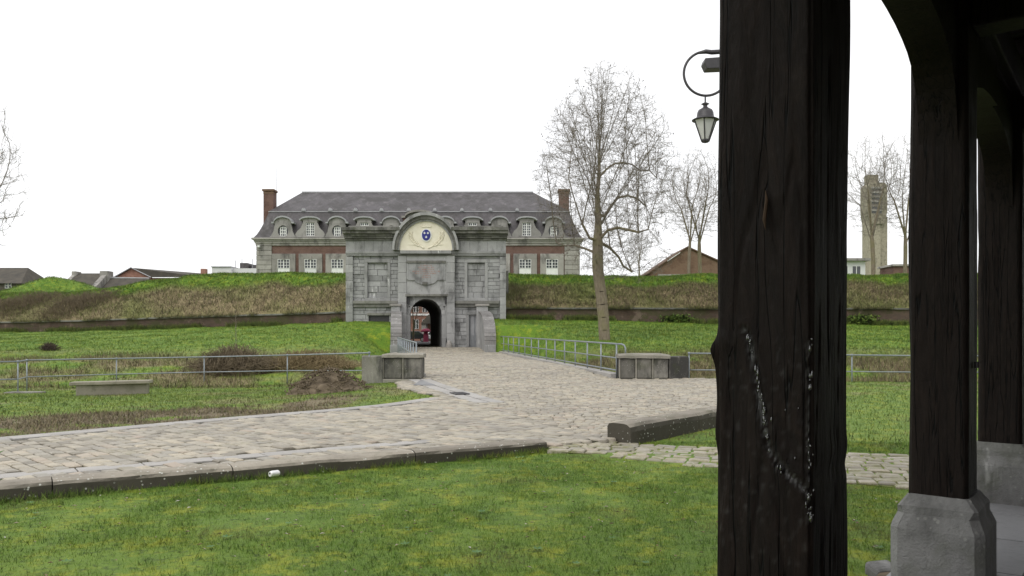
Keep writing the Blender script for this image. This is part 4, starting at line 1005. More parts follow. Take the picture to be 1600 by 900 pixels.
m = MB(); arc_hood(m, c, 1.5, zt + .01, .62, .2, BD - .35, BD + 2.2, .35); m.build('hood', M['lime'], bo)
m = MB(); m.prism([(c - 1.48*math.cos(math.pi*k/12), zt + .02 + .6*math.sin(math.pi*k/12)) for k in range(13)], BD + .05, BD + 2.0); m.build('hood_infill', M['gate_dark'], bo)
m = MB(); u = WX(432, BD + 4); m.tube([(u, BD + 4, ZB - 1), (u, BD + 4, WZ(240, BD + 4))], [.035, .012], 6); m.build('aerial_mast', M['zinc'], bl)
m = MB(); u = bx(406); m.box(u - .1, u + .1, BD - .5, BD - .165, bz(387), bz(384)); m.build('wall_lamp', M['white'], bl)

# ------------------------------------------------------------------ parapet blocks, bench, railings
def parapet(xa, xb, y, zt, side_x, lab, inner):
    r = thing('parapet_block', ((xa+xb)/2, y, 0), lab, 'parapet')
    n = 3 if inner > 0 else 2; w = (xb-xa)/n
    m = MB(); m.box(xa, xb, y, y + 1.0, -.2, .14); m.build('plinth', M['block'], r, bevel=.02)
    for k in range(n):
        m = MB(); m.box(xa + k*w + .02, xa + (k+1)*w - .02, y + .055, y + .95, .143, zt - .16); m.build('stone_panel', M['sooty'], r, bevel=.05)
        m = MB(); m.box(xa + k*w - .02 + (.03 if k == 0 else 0), xa + k*w + .03, y + .03, y + .2, .144, zt - .161); m.build('pale_joint', M['block'], r, bevel=.01)
    m = MB(); rows = []
    prof = [(0, 0), (0, .1), (.1, .155), (.9, .155), (1.0, .1), (1.0, 0)]
    K = 8
    for k in range(K+1):
        x = xa - .03 + (xb-xa+.06)*k/K; rows.append([(x, y + q - .02 + (0 if 0 < k < K else 0), zt - .157 + (z if 0 < k < K else z*.8) + .012*random.uniform(-1, 1)) for q, z in prof])
    m.grid(rows); m.f.append((0,1,2,3,4,5)); m.r.append(0); m.f.append(tuple(K*6 + i for i in (5,4,3,2,1,0))); m.r.append(0)
    m.build('coping', M['block'], r)
    # angled return beside the block
    xs = side_x; m = MB(); q = [(xb if inner > 0 else xa, y + .05), (xs, y + .55), (xs, y + 1.15), (xb if inner > 0 else xa, y + .98)]
    m.plan(q, -.2, zt - .1); m.build('return_stone', M['sooty'], r, bevel=.04)
parapet(WX(598, 28.2), WX(660, 28.2), 28.2, 1.02, WX(567, 29), 'soot-blackened stone block at the left bridge end', -1)
parapet(WX(968, 28.2), WX(1046, 28.2), 28.2, 1.0, WX(1074, 29), 'dark panelled stone block at the right bridge end', 1)

r = thing('stone_bench', (WX(170, 27), 27.3, -.25), 'long low stone bench on the grass before the left fence', 'bench')
m = MB(); y0, y1 = 26.6, 27.1
xa, xb = WX(109, 26.6), WX(235, 27.9)
def skew(x): return (x - xa)/(xb - xa)*1.25
V0 = [(xa, 26.55), (xb, 27.8), (xb - .1, 28.35), (xa - .12, 27.1)]
m.plan(V0, .01, .12); m.build('seat_slab', M['bench'], r, bevel=.02)
m = MB(); m.plan([(xa + .14, 26.70), (xb - .12, 27.92), (xb - .18, 28.25), (xa + .04, 27.02)], -.45, .012); m.build('base', M['bench'], r, bevel=.02)
m = MB(); cx_, cy_ = WX(32, 28.4), 28.6; m.plan([(cx_ - .55, cy_ - .25), (cx_ + .55, cy_ - .12), (cx_ + .6, cy_ + .3), (cx_ - .5, cy_ + .2)], -.6, -.315)
tag(m.build('footing_slab', M['lime'], bevel=.02), 'pale concrete slab under the fence corner posts', 'slab')

def railing(name, pts, lab, cat, zs, h=1.05, posts=True, rad=.026, bottom=False, mid=.5, group=None):
    r = thing(name, (pts[0][0], pts[0][1], zs[0]), lab, cat, group)
    def line(zo, rr, nm):
        m = MB(); m.tube([(x, y, z + zo) for (x, y), z in zip(pts, zs)], rr, 8); m.build(nm, M['galv'], r, smooth=True)
    line(h, rad, 'top_rail'); line(h*mid, rad*.8, 'mid_rail')
    if bottom: line(.10, rad*.9, 'bottom_rail')
    for (x, y), z in zip(pts, zs):
        m = MB(); m.tube([(x, y, z - .25), (x, y, z + h + .01)], rad*.95, 8); po = m.build('post', M['galv'], r, smooth=True)
        if not bottom:
            m = MB(); m.lathe([(.02, -.045), (.045, -.03), (.045, .03), (.02, .045)], (x, y, z + h), 8); m.build('ball_joint', M['galv'], po, smooth=True)
    return r
fl_ = [(28, 28.7, -.33), (42, 30.2, -.33), (182, 32.4, -.33), (319, 33.6, -.30), (449, 32.6, -.2), (577, 28.6, -.03)]
fence = railing('railing', [(WX(p, y), y) for p, y, z in fl_], 'grey tubular fence along the left lawn behind the bench', 'fence', [z for _, _, z in fl_], mid=.42)
m = MB(); q0 = (WX(28, 28.7), 28.7); q1 = (-26, 24.6)
for zo in (1.05, .44): m.tube([(q0[0], q0[1], -.33 + zo), (q1[0], q1[1], -.38 + zo)], .024, 8)
m.build('side_rails', M['galv'], fence, smooth=True)
m = MB(); m.tube([(q1[0], q1[1], -.6), (q1[0], q1[1], .68)], .025, 8); m.build('post', M['galv'], fence)
fr = [(x, 28.9 + (x-6.2)*.04) for x in (6.15, 9.0, 11.9, 14.8, 17.7, 20.6, 23.5)]
railing('railing', fr, 'grey tubular fence beyond the right lawn', 'fence', [-.05, -.08, -.12, -.15, -.15, -.15, -.15], mid=.45)
ys = np.linspace(28.9, 57.6, 15)
rb = railing('bridge_railing', [(float(edgeR(y)) - .14, float(y)) for y in ys], 'long galvanised railing on the right side of the causeway', 'railing', [float(lerp1(y, [28, 57], [.30, .56])) for y in ys], h=1.02, bottom=True, mid=.52, rad=.03)
xn, yn, zn = float(edgeR(28.9)) - .14, 28.9, .30
m = MB(); m.tube([(xn, yn, zn+1.02), (xn + .16, yn - .12, zn + 1.02), (xn + .24, yn - .18, zn + .98), (xn + .28, yn - .21, zn + .88), (xn + .28, yn - .21, zn + .55)], .03, 8); m.build('end_bend', M['galv'], rb, smooth=True)
ys = np.linspace(31.5, 57.6, 12)
railing('bridge_railing', [(float(edgeL(y)) + .08 - .25*(y-31)/27, float(y)) for y in ys], 'galvanised railing seen end-on left of the causeway', 'railing', [float(lerp1(y, [28, 57], [.30, .5])) for y in ys], h=1.02, bottom=True, mid=.52, rad=.03)
# stone edge under the right fence
r_ = thing('stone_edging', (8.5, 28.7, 0), 'thin pale stone edging at the foot of the right fence', 'edging')
x = 5.9
while x < 11:
    m = MB(); m.box(x + .01, x + 1.3, 28.55 + (x-6)*.04, 28.78 + (x-6)*.04, -.2, .1); m.build('edging_stone', M['lime'], r_, bevel=.01); x += 1.32

# soil heap: lumpy mound with roots and clods
def heap(cx, cy, z, rx_, ry_, h, name, mat, lab, cat, seed, n=46):
    rows = []
    for i in range(n):
        row = []
        for j in range(n):
            u, v = -1 + 2*i/(n-1), -1 + 2*j/(n-1); d = math.hypot(u, v)
            X_, Y_ = cx + u*rx_, cy + v*ry_
            e = max(0, 1 - d**1.3 * (1 + .35*(float(vnoise(X_, Y_, .8, seed)) - .5)))
            row.append((X_, Y_, z - .12 + h*(e**.85) + (float(fbm(X_, Y_, .35, seed+1)) - .5)*.34*h*min(1, e*3) ))
        rows.append(row)
    m = MB(); m.grid(rows); return m.build(name, mat, smooth=True, fix=False)
hz_ = lambda: 0
ro = thing('soil_heap', (WX(522, 24.9), 24.9, -.15), 'brown heap of dug soil and roots beside the fence', 'soil heap')
o = heap(WX(515, 24.9), 24.9, -.12, 1.30, 1.1, .80, 'mound', M['soil'], None, None, 5); o.location -= ro.location; o.parent = ro
o = heap(WX(566, 24.3), 24.4, -.10, .62, .5, .26, 'spill', M['soil'], None, None, 9, 24); o.location -= ro.location; o.parent = ro
r = np.random.default_rng(9); m = MB()
for k in range(420):
    a = r.uniform(0, 6.28); d = r.uniform(0, 1)**.6; X_, Y_ = WX(515, 24.9) + math.cos(a)*d*1.3, 24.9 + math.sin(a)*d*1.05
    z_ = -.1 + .74*(1-d**1.3)**.85 if d < 1 else -.1
    l = r.uniform(.08, .3); t = r.normal(0, 1, 3); t /= np.linalg.norm(t); t[2] = abs(t[2])*.5
    m.tube([(X_, Y_, z_), (X_ + t[0]*l*.5, Y_ + t[1]*l*.5, z_ + t[2]*l*.6 + .02), (X_ + t[0]*l, Y_ + t[1]*l, z_ + t[2]*l*.3)], [r.uniform(.012, .035), .018, .005], 4)
tag(m.build('roots_and_clods', M['soil'], ro), kind='stuff')

# low dry bramble thickets: arching twigs
def thicket(cx, cy, rx_, ry_, h, zf, n, seed, name, lab, mat, cat='bush'):
    r = np.random.default_rng(seed); m = MB()
    for k in range(n):
        a = r.uniform(0, 6.28); d = r.uniform(0, 1)**.5; X_, Y_ = cx + math.cos(a)*d*rx_, cy + math.sin(a)*d*ry_
        z_ = zf(X_, Y_); hh = h*(1 - .75*d*d)*r.uniform(.5, 1.15); b = r.uniform(0, 6.28); l = r.uniform(.3, .9)*h
        p = [(X_, Y_, z_ - .05), (X_ + math.cos(b)*l*.25, Y_ + math.sin(b)*l*.25, z_ + hh*.7), (X_ + math.cos(b)*l*.65, Y_ + math.sin(b)*l*.65, z_ + hh), (X_ + math.cos(b)*l, Y_ + math.sin(b)*l, z_ + hh*r.uniform(.5, .95))]
        m.tube(p, [.014, .012, .009, .004], 3, caps=False)
    o = m.build(name, mat, fix=False); return tag(o, lab, cat)
bzf = lambda x, y: float(bank_z(x, y)) if y > 33 else float(lawn_z(x, y))
thicket(WX(365, 36.5), 36.6, 1.55, 1.2, 1.15, bzf, 1900, 1, 'bramble_bush', 'brown tangled bramble behind the middle of the left fence', M['scrub'])
thicket(WX(470, 37), 37.5, 2.3, 1.2, .8, bzf, 1500, 2, 'bramble_bush', 'low straw-coloured bramble behind the soil heap', simple('straw_stalks', (.16,.12,.06), (.24,.185,.10), 3, .9, 0))
thicket(WX(78, 47), 47, .42, .4, .5, bzf, 260, 3, 'dead_shrub', 'small dark dead shrub alone on the left bank', M['seed'], 'shrub')
rzf = lambda x, y: float(ramp_z(x, y - float(wallY(x))))
for i, (p, d, rx_, h, lab) in enumerate(((30, 3.2, 4.2, 1.2, 'dark brown thicket on the rampart at the far left'), (125, 2.6, 3.6, 1.2, 'brown thicket on the rampart below the grassy mound'))):
    xx = WX(p, 70)
    for _ in range(3): yy = float(wallY(xx)) + d; xx = WX(p, yy)
    thicket(xx, yy, rx_, 2.2, h, rzf, 900, 20 + i, 'bramble_thicket', lab, M['scrub'])
for i, (p, lab) in enumerate(((1058, 'dark green ivy clump at the foot of the scarp wall near the lamp'), (1345, 'green ivy clump on the scarp wall between the posts'))):
    y = 62.1; x = WX(p, y); r = np.random.default_rng(40+i); k = 900
    C = np.stack([r.normal(x, .5, k), r.uniform(61.8, 62.35, k), r.uniform(2.45, 3.1, k) - .0], 1)
    t = r.normal(0, .09, (k, 3, 3)); V = (C[:, None] + t).reshape(-1, 3)
    o = npmesh('ivy_clump', V, np.arange(k*3).reshape(-1, 3), M['leaf_dark'] if 'leaf_dark' in M else M['blade'], {'rnd': ('FACE', r.random(k)*.3), 'dry': ('FACE', np.full(k, .2)), 'soil': ('FACE', np.zeros(k))}); tag(o, lab, 'ivy')

# drinks can lying in the grass by the kerb
cr_ = thing('drinks_can', (WX(423, 9.5), 9.5, .0), 'shiny drinks can lying on the lawn by the kerb', 'can')
ca = Vector((.6, .75, 0)).normalized(); c0 = Vector((WX(422, 9.5), 9.5, .022))
m = MB(); m.tube([c0, c0 + ca*.012, c0 + ca*.03, c0 + ca*.105, c0 + ca*.118], [.030, .034, .037, .036, .028], 14); m.build('body', M['can'], cr_, smooth=True)
m = MB(); m.tube([c0 - ca*.003, c0 + ca*.004], [.029, .031], 14); m.build('rim', M['white'], cr_)
m = MB(); m.tube([c0 - ca*.006 + Vector((0, 0, .008)), c0 - ca*.003 + Vector((0, 0, .008))], .012, 8); m.build('opening', M['iron'], cr_)

# ------------------------------------------------------------------ timber hall with the posts
hall = thing('timber_hall', (B2.x, B2.y, 0), 'open hall with black tarred timber posts on stone bases', 'hall')
FZ = .05
def tpost(B, wa, wb, z0, z1, seed, detail=False):
    """post whose near right corner stands at B; wa across, wb along the row"""
    K = int((z1-z0)/(.012 if detail else .03)); S_ = 44 if detail else 16
    A = B - N_*wa; rad = .018; V = []; tars = []
    per = []
    for (p, d, L) in ((A, N_, wa), (B, D_, wb), (B + D_*wb, -N_, wa), (A + D_*wb, -D_, wb)):
        for k in range(S_): per.append((p + d*(L*k/S_), k/S_, len(per)//S_))
    cen = A + N_*wa/2 + D_*wb/2; n = len(per)
    tp = [(.31,1.62),(.37,1.58),(.42,1.50),(.50,1.37),(.55,1.27),(.66,1.21),(.80,1.17),(.97,1.13)]; tp2 = [(.99,1.61),(.975,1.5),(.985,1.42),(.97,1.3),(.985,1.2),(.97,1.1),(.985,1.03)]
    def dseg(u, z, P):
        best = 9
        for (a, b), (c, d) in zip(P, P[1:]):
            a_, c_ = a*wa, c*wa; dx, dz = c_-a_, d-b; t = min(1, max(0, ((u-a_)*dx + (z-b)*dz)/(dx*dx+dz*dz+1e-9))); best = min(best, math.hypot(u-a_-t*dx, z-b-t*dz))
        return best
    for i in range(K+1):
        z = z0 + (z1-z0)*i/K
        for (p, t, sd) in per:
            q = Vector((p.x, p.y)); o_ = q - cen; L = o_.length
            nz = mnoise.noise(Vector((p.x*7 + seed*3.1, p.y*7, z*1.1))) * .010 + mnoise.noise(Vector((p.x*2, p.y*2 + seed, z*.8))) * .012 + mnoise.noise(Vector((p.x*40, p.y*40, z*4 + seed))) * .0025
            ck = mnoise.noise(Vector((p.x*11 + seed, p.y*11, z*.55))); nz -= .007*max(0, 1 - abs(ck)/.05)
            edge = min(t, 1-t); rd = .016 * max(0, 1 - edge/.06)**2 * (1 if detail else 1.2)
            off_ = nz - rd; tar = 0.
            if detail and sd == 0:
                u = t*wa; d1 = dseg(u, z, tp); d2 = dseg(u, z, tp2)
                off_ -= .012*math.exp(-(d1/.010)**2); off_ += .005*math.exp(-((d1-.022)/.012)**2)
                wob = mnoise.noise(Vector((u*130, 3.7, z*80)))
                tar = max(.75*math.exp(-((d1-.002)/.008)**2), .7*math.exp(-(d2/.007)**2)) * max(0, min(1, (wob + .12)*3.2))
                off_ += .004*tar*wob
                if z < 1.60 and t < .2: off_ += .0                     # bulge below the knot on the left edge
                knot = math.exp(-(((t-.12)/.13)**2 + ((z-1.585)/.03)**2)); off_ += .007*knot
                tar = max(tar, .35*max(0, mnoise.noise(Vector((u*60, 9.1, z*40))) - .25) * (1 if .9 < z < 1.6 else .2))
            if detail and sd in (3,):
                off_ += .018*math.exp(-((z-1.56)/.04)**2) + .012*float(sm((1.6-z)/.05))*float(sm((z-1.2)/.1)) - .006*math.exp(-((z-1.40)/.08)**2)
            if detail and sd in (1, 2):
                off_ -= .006*math.exp(-((z-1.17)/.025)**2); off_ += .004*math.exp(-((z-1.24)/.03)**2)
            q = q + o_/L*off_; V.append((q.x, q.y, z)); tars.append(tar)
    V = np.array(V); i, j = np.meshgrid(np.arange(K), np.arange(n), indexing='ij'); a = (i*n + j).ravel(); b = (i*n + (j+1) % n).ravel()
    o = npmesh('post', V, np.stack([a, b, b+n, a+n], 1), M['wood'], {'tar': ('POINT', tars)}, True, hall, (cen.x, cen.y, z0))
    return o, cen
def sbase(cen, wa, wb, post, top=.61):
    m = MB(); pr = [(0, .0), (.10, 0), (.10, .0), (.10, top-.205), (.092, top-.18), (.066, top-.115), (.062, top-.07), (.012, top), (0, top)]
    rows = []
    for e, z in pr[1:-1]:
        hx, hy = wa/2 + e, wb/2 + e; ch = .05 if z < top-.1 else .02
        pts = [(-hx+ch, -hy), (hx-ch, -hy), (hx, -hy+ch), (hx, hy-ch), (hx-ch, hy), (-hx+ch, hy), (-hx, hy-ch), (-hx, -hy+ch)]
        rows.append([(cen.x + N_.x*a + D_.x*b, cen.y + N_.y*a + D_.y*b, z + (random.uniform(-.004, .004))) for a, b in pts + pts[:1]])
    m.grid(rows); m.f.append(tuple((len(rows)-1)*9 + k for k in range(8))); m.r.append(0)
    return m.build('stone_base', M['plinth'], post, bevel=.008)
p1, c1_ = tpost(B1, .312, .405, .62, 4.0, 1, True); sbase(c1_, .300, .405, p1)
p2, c2_ = tpost(B2, .325, .40, .60, 4.0, 2); sbase(c2_, .325, .40, p2)
p3, c3_ = tpost(B3, .36, .33, .605, 4.0, 3); sbase(c3_, .36, .33, p3)
B4 = B3 + D_*3.2; p4, c4_ = tpost(B4, .34, .33, .605, 4.0, 4); sbase(c4_, .34, .33, p4)
B0 = B1 - D_*3.15; p0, c0_ = tpost(B0, .32, .33, .605, 4.0, 5); sbase(c0_, .32, .33, p0)
CS = [(c0_, .165), (c1_, .20), (c2_, .20), (c3_, .165), (c4_, .165)]
def brace(c, h, sgn, L, lift=0):
    """curved knee brace in the plane of the row, springing from a post"""
    pts = [(0, 2.70), (.02, 2.85), (.05, 2.98), (.10, 3.09), (.16, 3.17), (.24, 3.235), (.34, 3.285), (.48, 3.325), (.65, 3.36), (.85, 3.385), (1.05, 3.40), (L, 3.41)]
    pts = [(a, b + lift*max(.0, 1 - a/.9)) for a, b in pts]; poly = [(0, 2.55 + lift)] + pts + [(L, 3.80), (-.02, 3.80)]
    P = []
    for s, z in poly: q = c + D_*sgn*(h - .01 + s); P.append((q, z))
    n = len(P); hw = .11; m = MB()
    m.add([(q.x - N_.x*hw, q.y - N_.y*hw, z) for q, z in P] + [(q.x + N_.x*hw, q.y + N_.y*hw, z) for q, z in P],
          [tuple(range(n)), tuple(range(2*n-1, n-1, -1))] + [(i, i+n, (i+1) % n + n, (i+1) % n) for i in range(n)])
    m.build('brace', M['wood'], hall, bevel=.012)
for i, (c, h) in enumerate(CS):
    if i < 4: brace(c, h, 1, 1.42, .42 if i == 1 else 0)
    if i > 0: brace(c, h, -1, 1.42)
def beam(a, b, w, z0, z1, nm='beam', mat='wood'):
    d = (b-a).normalized(); c = (a+b)/2; m = MB(); m.obox((c.x, c.y, (z0+z1)/2), (d.x, d.y, 0), (b-a).length/2, (-d.y, d.x, 0), w/2, (z1-z0)/2); return m.build(nm, M[mat], hall, bevel=.015)
beam(c0_ - D_*3, c4_ + D_*2.5, .30, 3.803, 4.12)
for c in (c0_, c1_, c2_, c3_, c4_):      # tie beams across the hall with their own braces
    beam(c + N_*.17, c + N_*6.2, .26, 3.5, 3.8, 'tie_beam')
k = -3.2
while k < 12.4:
    q = c0_ + D_*k; beam(q - N_*.14, q + N_*6.2, .10, 4.123, 4.27, 'joist'); k += .62
mid_ = (c0_ - D_*3.2 + c4_ + D_*2.6)/2; Lh = ((c4_ + D_*2.6) - (c0_ - D_*3.2)).length/2; q = mid_ + N_*3.05
m = MB(); m.obox((q.x, q.y, 4.30), (D_.x, D_.y, 0), Lh, (N_.x, N_.y, 0), 3.2, .028); m.build('roof_boards', M['wood'], hall)
q = mid_ + N_*6.35; m = MB(); m.obox((q.x, q.y, 2.15), (D_.x, D_.y, 0), Lh, (N_.x, N_.y, 0), .14, 2.12); m.build('shade_back_wall', M['brick_brown'], hall)  # unseen wall along the hall, added to keep its inside dark
m = MB(); q = B1 - N_*.142 - D_*.006; m.tube([(q.x, q.y, 2.05), (q.x + .004, q.y, 2.02), (q.x - .003, q.y, 1.96), (q.x, q.y, 1.93)], [.001, .005, .006, .001], 6); m.build('bare_wood_chip', simple('bare_wood', (.045,.028,.017), (.07,.042,.025), 30, .8, .2), hall)
rt = random.Random(12); m = MB()
def drip(path, n, jx):
    for k in range(n):
        q = rt.random()*(len(path)-1); a, b = path[int(q)], path[int(q)+1]; f = q-int(q)
        u = (a[0] + (b[0]-a[0])*f)*.300 + rt.gauss(0, jx); z = a[1] + (b[1]-a[1])*f + rt.gauss(0, .006); p = B1 - N_*(.300-u) - D_*(.001); r0 = rt.uniform(.0012, .0042); l = r0*rt.uniform(1.5, 5)
        if u > .299: p = B1 + D_*rt.uniform(0, .01) + N_*.001
        m.tube([(p.x, p.y, z + l), (p.x - D_.x*r0*.4, p.y - D_.y*r0*.4, z + l*.5), (p.x - D_.x*r0*.6, p.y - D_.y*r0*.6, z), (p.x - D_.x*r0*.3, p.y - D_.y*r0*.3, z - l*.4)], [r0*.2, r0*.7, r0, r0*.25], 6)
drip([(.33,1.61),(.38,1.56),(.43,1.48)], 14, .003); drip([(.43,1.48),(.50,1.37),(.515,1.33)], 34, .003); drip([(.52,1.31),(.56,1.25),(.66,1.2),(.78,1.15)], 10, .005); drip([(.99,1.58),(.975,1.5),(.985,1.43)], 10, .002); drip([(.97,1.3),(.985,1.2)], 8, .008); drip([(.985,1.14),(.965,1.1),(.985,1.04)], 22, .004); drip([(.5,1.4),(.9,1.3),(.7,1.2)], 5, .03)
tag(m.build('tar_drips', M['tar'], p1, smooth=True, fix=False), 'glossy wet tar beads', kind='stuff')
# small timber pegs and nail on the posts
m = MB(); q = B2 + D_*.2 + N_*.0; m.lathe([(.014, -.02), (.014, .02)], (q.x + N_.x*.02, q.y + N_.y*.02, 1.42), 8); m.build('bolt', M['iron'], hall)
# arcade floor: slabs
fm = MB(); a, b = c0_ - D_*3 - N_*.40, c4_ + D_*2.6 - N_*.40
P = [a, b, b + N_*6.6, a + N_*6.6]; fm.plan([(p.x, p.y) for p in P], -.3, FZ - .03)
floor = fm.build('arcade_floor', M['soil']); tag(floor, 'paved floor of the timber hall', 'floor', kind='structure')
rf_ = random.Random(3)
for row in range(9):
    n0 = -.36 + row*.72; s = -3 + rf_.uniform(0, .5)
    while s < 14.2:
        l = rf_.uniform(.75, 1.15); q = c0_ + D_*(s + l/2) + N_*(n0 + .36)
        if q.y > 2.5 and rf_.random() < 2 and (q.x*.8 - q.y*.6) > -1.2:
            m = MB(); m.obox((q.x, q.y, FZ - .01 + rf_.uniform(-.003, .003)), (D_.x, D_.y, 0), l/2 - .010, (N_.x, N_.y, 0), .350, .022); m.build('paving_slab', M['slab'], floor, bevel=.006)
        s += l
m = MB(); q = WX(1366, 5.7), 5.7; m.plan([(q[0]-.05, q[1]-.16), (q[0]+.14, q[1]-.10), (q[0]+.17, q[1]+.16), (q[0]-.03, q[1]+.1)], -.1, .035)
# a low stone stub half hidden by the first post
tag(m.build('flat_stone', M['plinth'], bevel=.03), 'small grey stone slab in the grass just right of the nearest post', 'stone')

# ------------------------------------------------------------------ street lamp behind the nearest post
LY = 14.0; lx = WX(1145, LY)
lamp = thing('street_lamp', (lx, LY, 0), 'black lantern hanging from a round iron crook behind the nearest post', 'street lamp')
m = MB(); m.lathe([(.14, -.1), (.14, .5), (.09, .56), (.075, .8), (.05, 1.0), (.045, 5.0), (.05, 6.75), (.02, 6.85)], (lx, LY, 0), 12); m.build('pole', M['iron'], lamp, smooth=True)
rc, rr = (WX(1103, LY), WZ(115, LY)), 34.5/F*LY
m = MB(); m.tube([(rc[0] + rr*math.cos(t), LY, rc[1] + rr*math.sin(t)) for t in np.linspace(math.radians(70), math.radians(385), 40)], .022, 8); m.build('ring_bracket', M['iron'], lamp, smooth=True)
m = MB(); m.tube([(rc[0] + rr*math.cos(t), LY, rc[1] + rr*math.sin(t)) for t in (math.radians(112), math.radians(90), math.radians(75))] + [(lx, LY, rc[1] + rr + .01)], [.02, .04, .042, .04], 8); m.build('arm', M['iron'], lamp, smooth=True)
lxx = WX(1102, LY); zl = lambda p: WZ(p, LY)
m = MB(); m.tube([(lxx, LY, zl(149)), (lxx, LY, zl(162))], .014, 8); m.build('hanger', M['iron'], lamp)
m = MB(); m.lathe([(.02, zl(160)), (.07, zl(162.5)), (.035, zl(164.5)), (.035, zl(167)), (.06, zl(169)), (.115, zl(172)), (.135, zl(176)), (.145, zl(183)), (.15, zl(184)), (.225, zl(187.3)), (.225, zl(188.2)), (.02, zl(187.5))], (lxx, LY, 0), 20); m.build('lantern_cap', M['iron'], lamp, smooth=True)
zt_, zb_ = zl(188.2), zl(221); nS = 6
for k in range(nS):
    t0, t1 = 2*math.pi*k/nS + .2, 2*math.pi*(k+1)/nS + .2; R, q_ = .19, .055
    m = MB(); P = [(lxx + R*math.cos(t0), LY + R*math.sin(t0), zt_), (lxx + R*math.cos(t1), LY + R*math.sin(t1), zt_), (lxx + q_*math.cos(t1), LY + q_*math.sin(t1), zb_), (lxx + q_*math.cos(t0), LY + q_*math.sin(t0), zb_)]
    P2 = [(lxx + (x-lxx)*.96, LY + (y-LY)*.96, z) for x, y, z in P]; m.add(P + P2, [(0,1,2,3),(7,6,5,4),(0,4,5,1),(1,5,6,2),(2,6,7,3),(3,7,4,0)]); m.build('glass_pane', M['lampglass'], lamp)
    m = MB(); m.tube([(lxx + (R+.006)*math.cos(t0), LY + (R+.006)*math.sin(t0), zt_), (lxx + (q_+.01)*math.cos(t0), LY + (q_+.01)*math.sin(t0), zb_)], .011, 6); m.build('frame_bar', M['iron'], lamp)
m = MB(); m.lathe([(.06, zl(217)), (.066, zl(220)), (.055, zl(222.5)), (.02, zl(223.5))], (lxx, LY, 0), 12); m.build('lantern_foot', M['iron'], lamp, smooth=True)
m = MB(); u0 = WX(1098, LY); m.prism([(u0, zl(100)), (u0 + .05, zl(110)), (u0 + .32, zl(109)), (u0 + .32, zl(91.5)), (u0 + .02, zl(93.5))], LY - .10, LY + .14); fo = m.build('floodlight', M['iron'], lamp, bevel=.01)
m = MB(); m.box(u0 + .32, lx + .02, LY - .02, LY + .04, zl(100), zl(97)); m.build('floodlight_arm', M['iron'], fo)

# sprig of leaves at the left edge
sp = thing('leaf_sprig', (WX(-6, 6), 6, 0), 'small bright green leafy sprig at the left edge', 'plant')
m = MB(); m.tube([(WX(-14, 6), 6, -.05), (WX(-10, 6), 6, .7), (WX(-8, 6), 6, 1.12)], [.006, .005, .003], 5); m.build('stem', M['twig'], sp)
for k in range(9):
    a = k*2.4; z = .55 + .065*k; c = Vector((WX(-9, 6), 6, z)); d = Vector((math.cos(a), math.sin(a)*.8, .35)).normalized(); s_ = d.cross(Vector((0, 0, 1))).normalized()
    m = MB(); L = .075; m.add([c, c + d*L*.5 + s_*L*.28, c + d*L, c + d*L*.5 - s_*L*.28, c + d*L*.5 + Vector((0, 0, -.008))], [(0,1,4),(1,2,4),(2,3,4),(3,0,4)]); m.build('leaf', M['leaf'], sp)

# ------------------------------------------------------------------ town beyond
def house_box(m, x0, x1, y0, y1, z0, z1): m.box(x0, x1, y0, y1, z0, z1)
def gable_roof(m, x0, x1, y0, y1, ze, zr, axis='x', ov=.3):
    """axis x: ridge runs along x"""
    if axis == 'x':
        ym = (y0+y1)/2; m.add([(x0-ov,y0-ov,ze),(x1+ov,y0-ov,ze),(x1+ov,y1+ov,ze),(x0-ov,y1+ov,ze),(x0-ov,ym,zr),(x1+ov,ym,zr)], [(0,1,5,4),(2,3,4,5),(1,2,5),(3,0,4),(0,3,2,1)])
    else:
        xm = (x0+x1)/2; m.add([(x0-ov,y0-ov,ze),(x1+ov,y0-ov,ze),(x1+ov,y1+ov,ze),(x0-ov,y1+ov,ze),(xm,y0-ov,zr),(xm,y1+ov,zr)], [(0,1,4),(1,2,5,4),(2,3,5),(3,0,4,5),(0,3,2,1)])
H = 118.0; hx = lambda p: WX(p, H); hz2 = lambda p: WZ(p, H)
t = thing('slate_house', (hx(5), H + 5, 1), 'dark hipped-roof house at the far left edge', 'house')
m = MB(); m.box(hx(-45), hx(33), H, H + 9, .5, hz2(442)); m.build('wall', M['tile_old'], t)
m = MB(); ze = hz2(443); m.add([(hx(-47),H-.4,ze),(hx(35.5),H-.4,ze),(hx(35.5),H+9.4,ze),(hx(-47),H+9.4,ze),(hx(-30),H+4.5,hz2(411)-.3),(hx(15),H+4.5,hz2(411)-.3)], [(0,1,5,4),(1,2,5),(2,3,4,5),(3,0,4)]); m.build('roof', M['tile_old'], t)
window(t, hx(13), hz2(450.5), .9, .75, H - .06, 2, 2)
t = thing('old_gabled_house', (hx(120), H + 5, 1), 'old dark-tiled house with stone gable copings left of the brick gable', 'house')
m = MB(); m.box(hx(94), hx(150), H, H + 8, .5, hz2(449)); m.build('wall', M['lime'], t)
m = MB(); gable_roof(m, hx(99), hx(142), H, H + 8, hz2(451), WZ(427, H + 4), 'x', .1); m.build('roof', M['tile_old'], t)
for a, b in ((93, 99), (141, 149)):
    m = MB(); ym = H + 4; x_ = hx(a); w = hx(b) - x_; z0 = hz2(452); zr = WZ(425, ym)
    m.add([(x_, H - .4, z0), (x_, ym, zr), (x_, H + 8.4, z0), (x_ + w, H - .4, z0), (x_ + w, ym, zr), (x_ + w, H + 8.4, z0)], [(0,1,2), (5,4,3), (0,3,4,1), (1,4,5,2), (2,5,3,0)]); m.build('gable_coping', M['lime'], t)
m = MB(); m.box(hx(138), hx(152), H + 3.2, H + 4.8, hz2(440), WZ(423.5, H + 3.5)); m.build('chimney', M['lime'], t, bevel=.04)
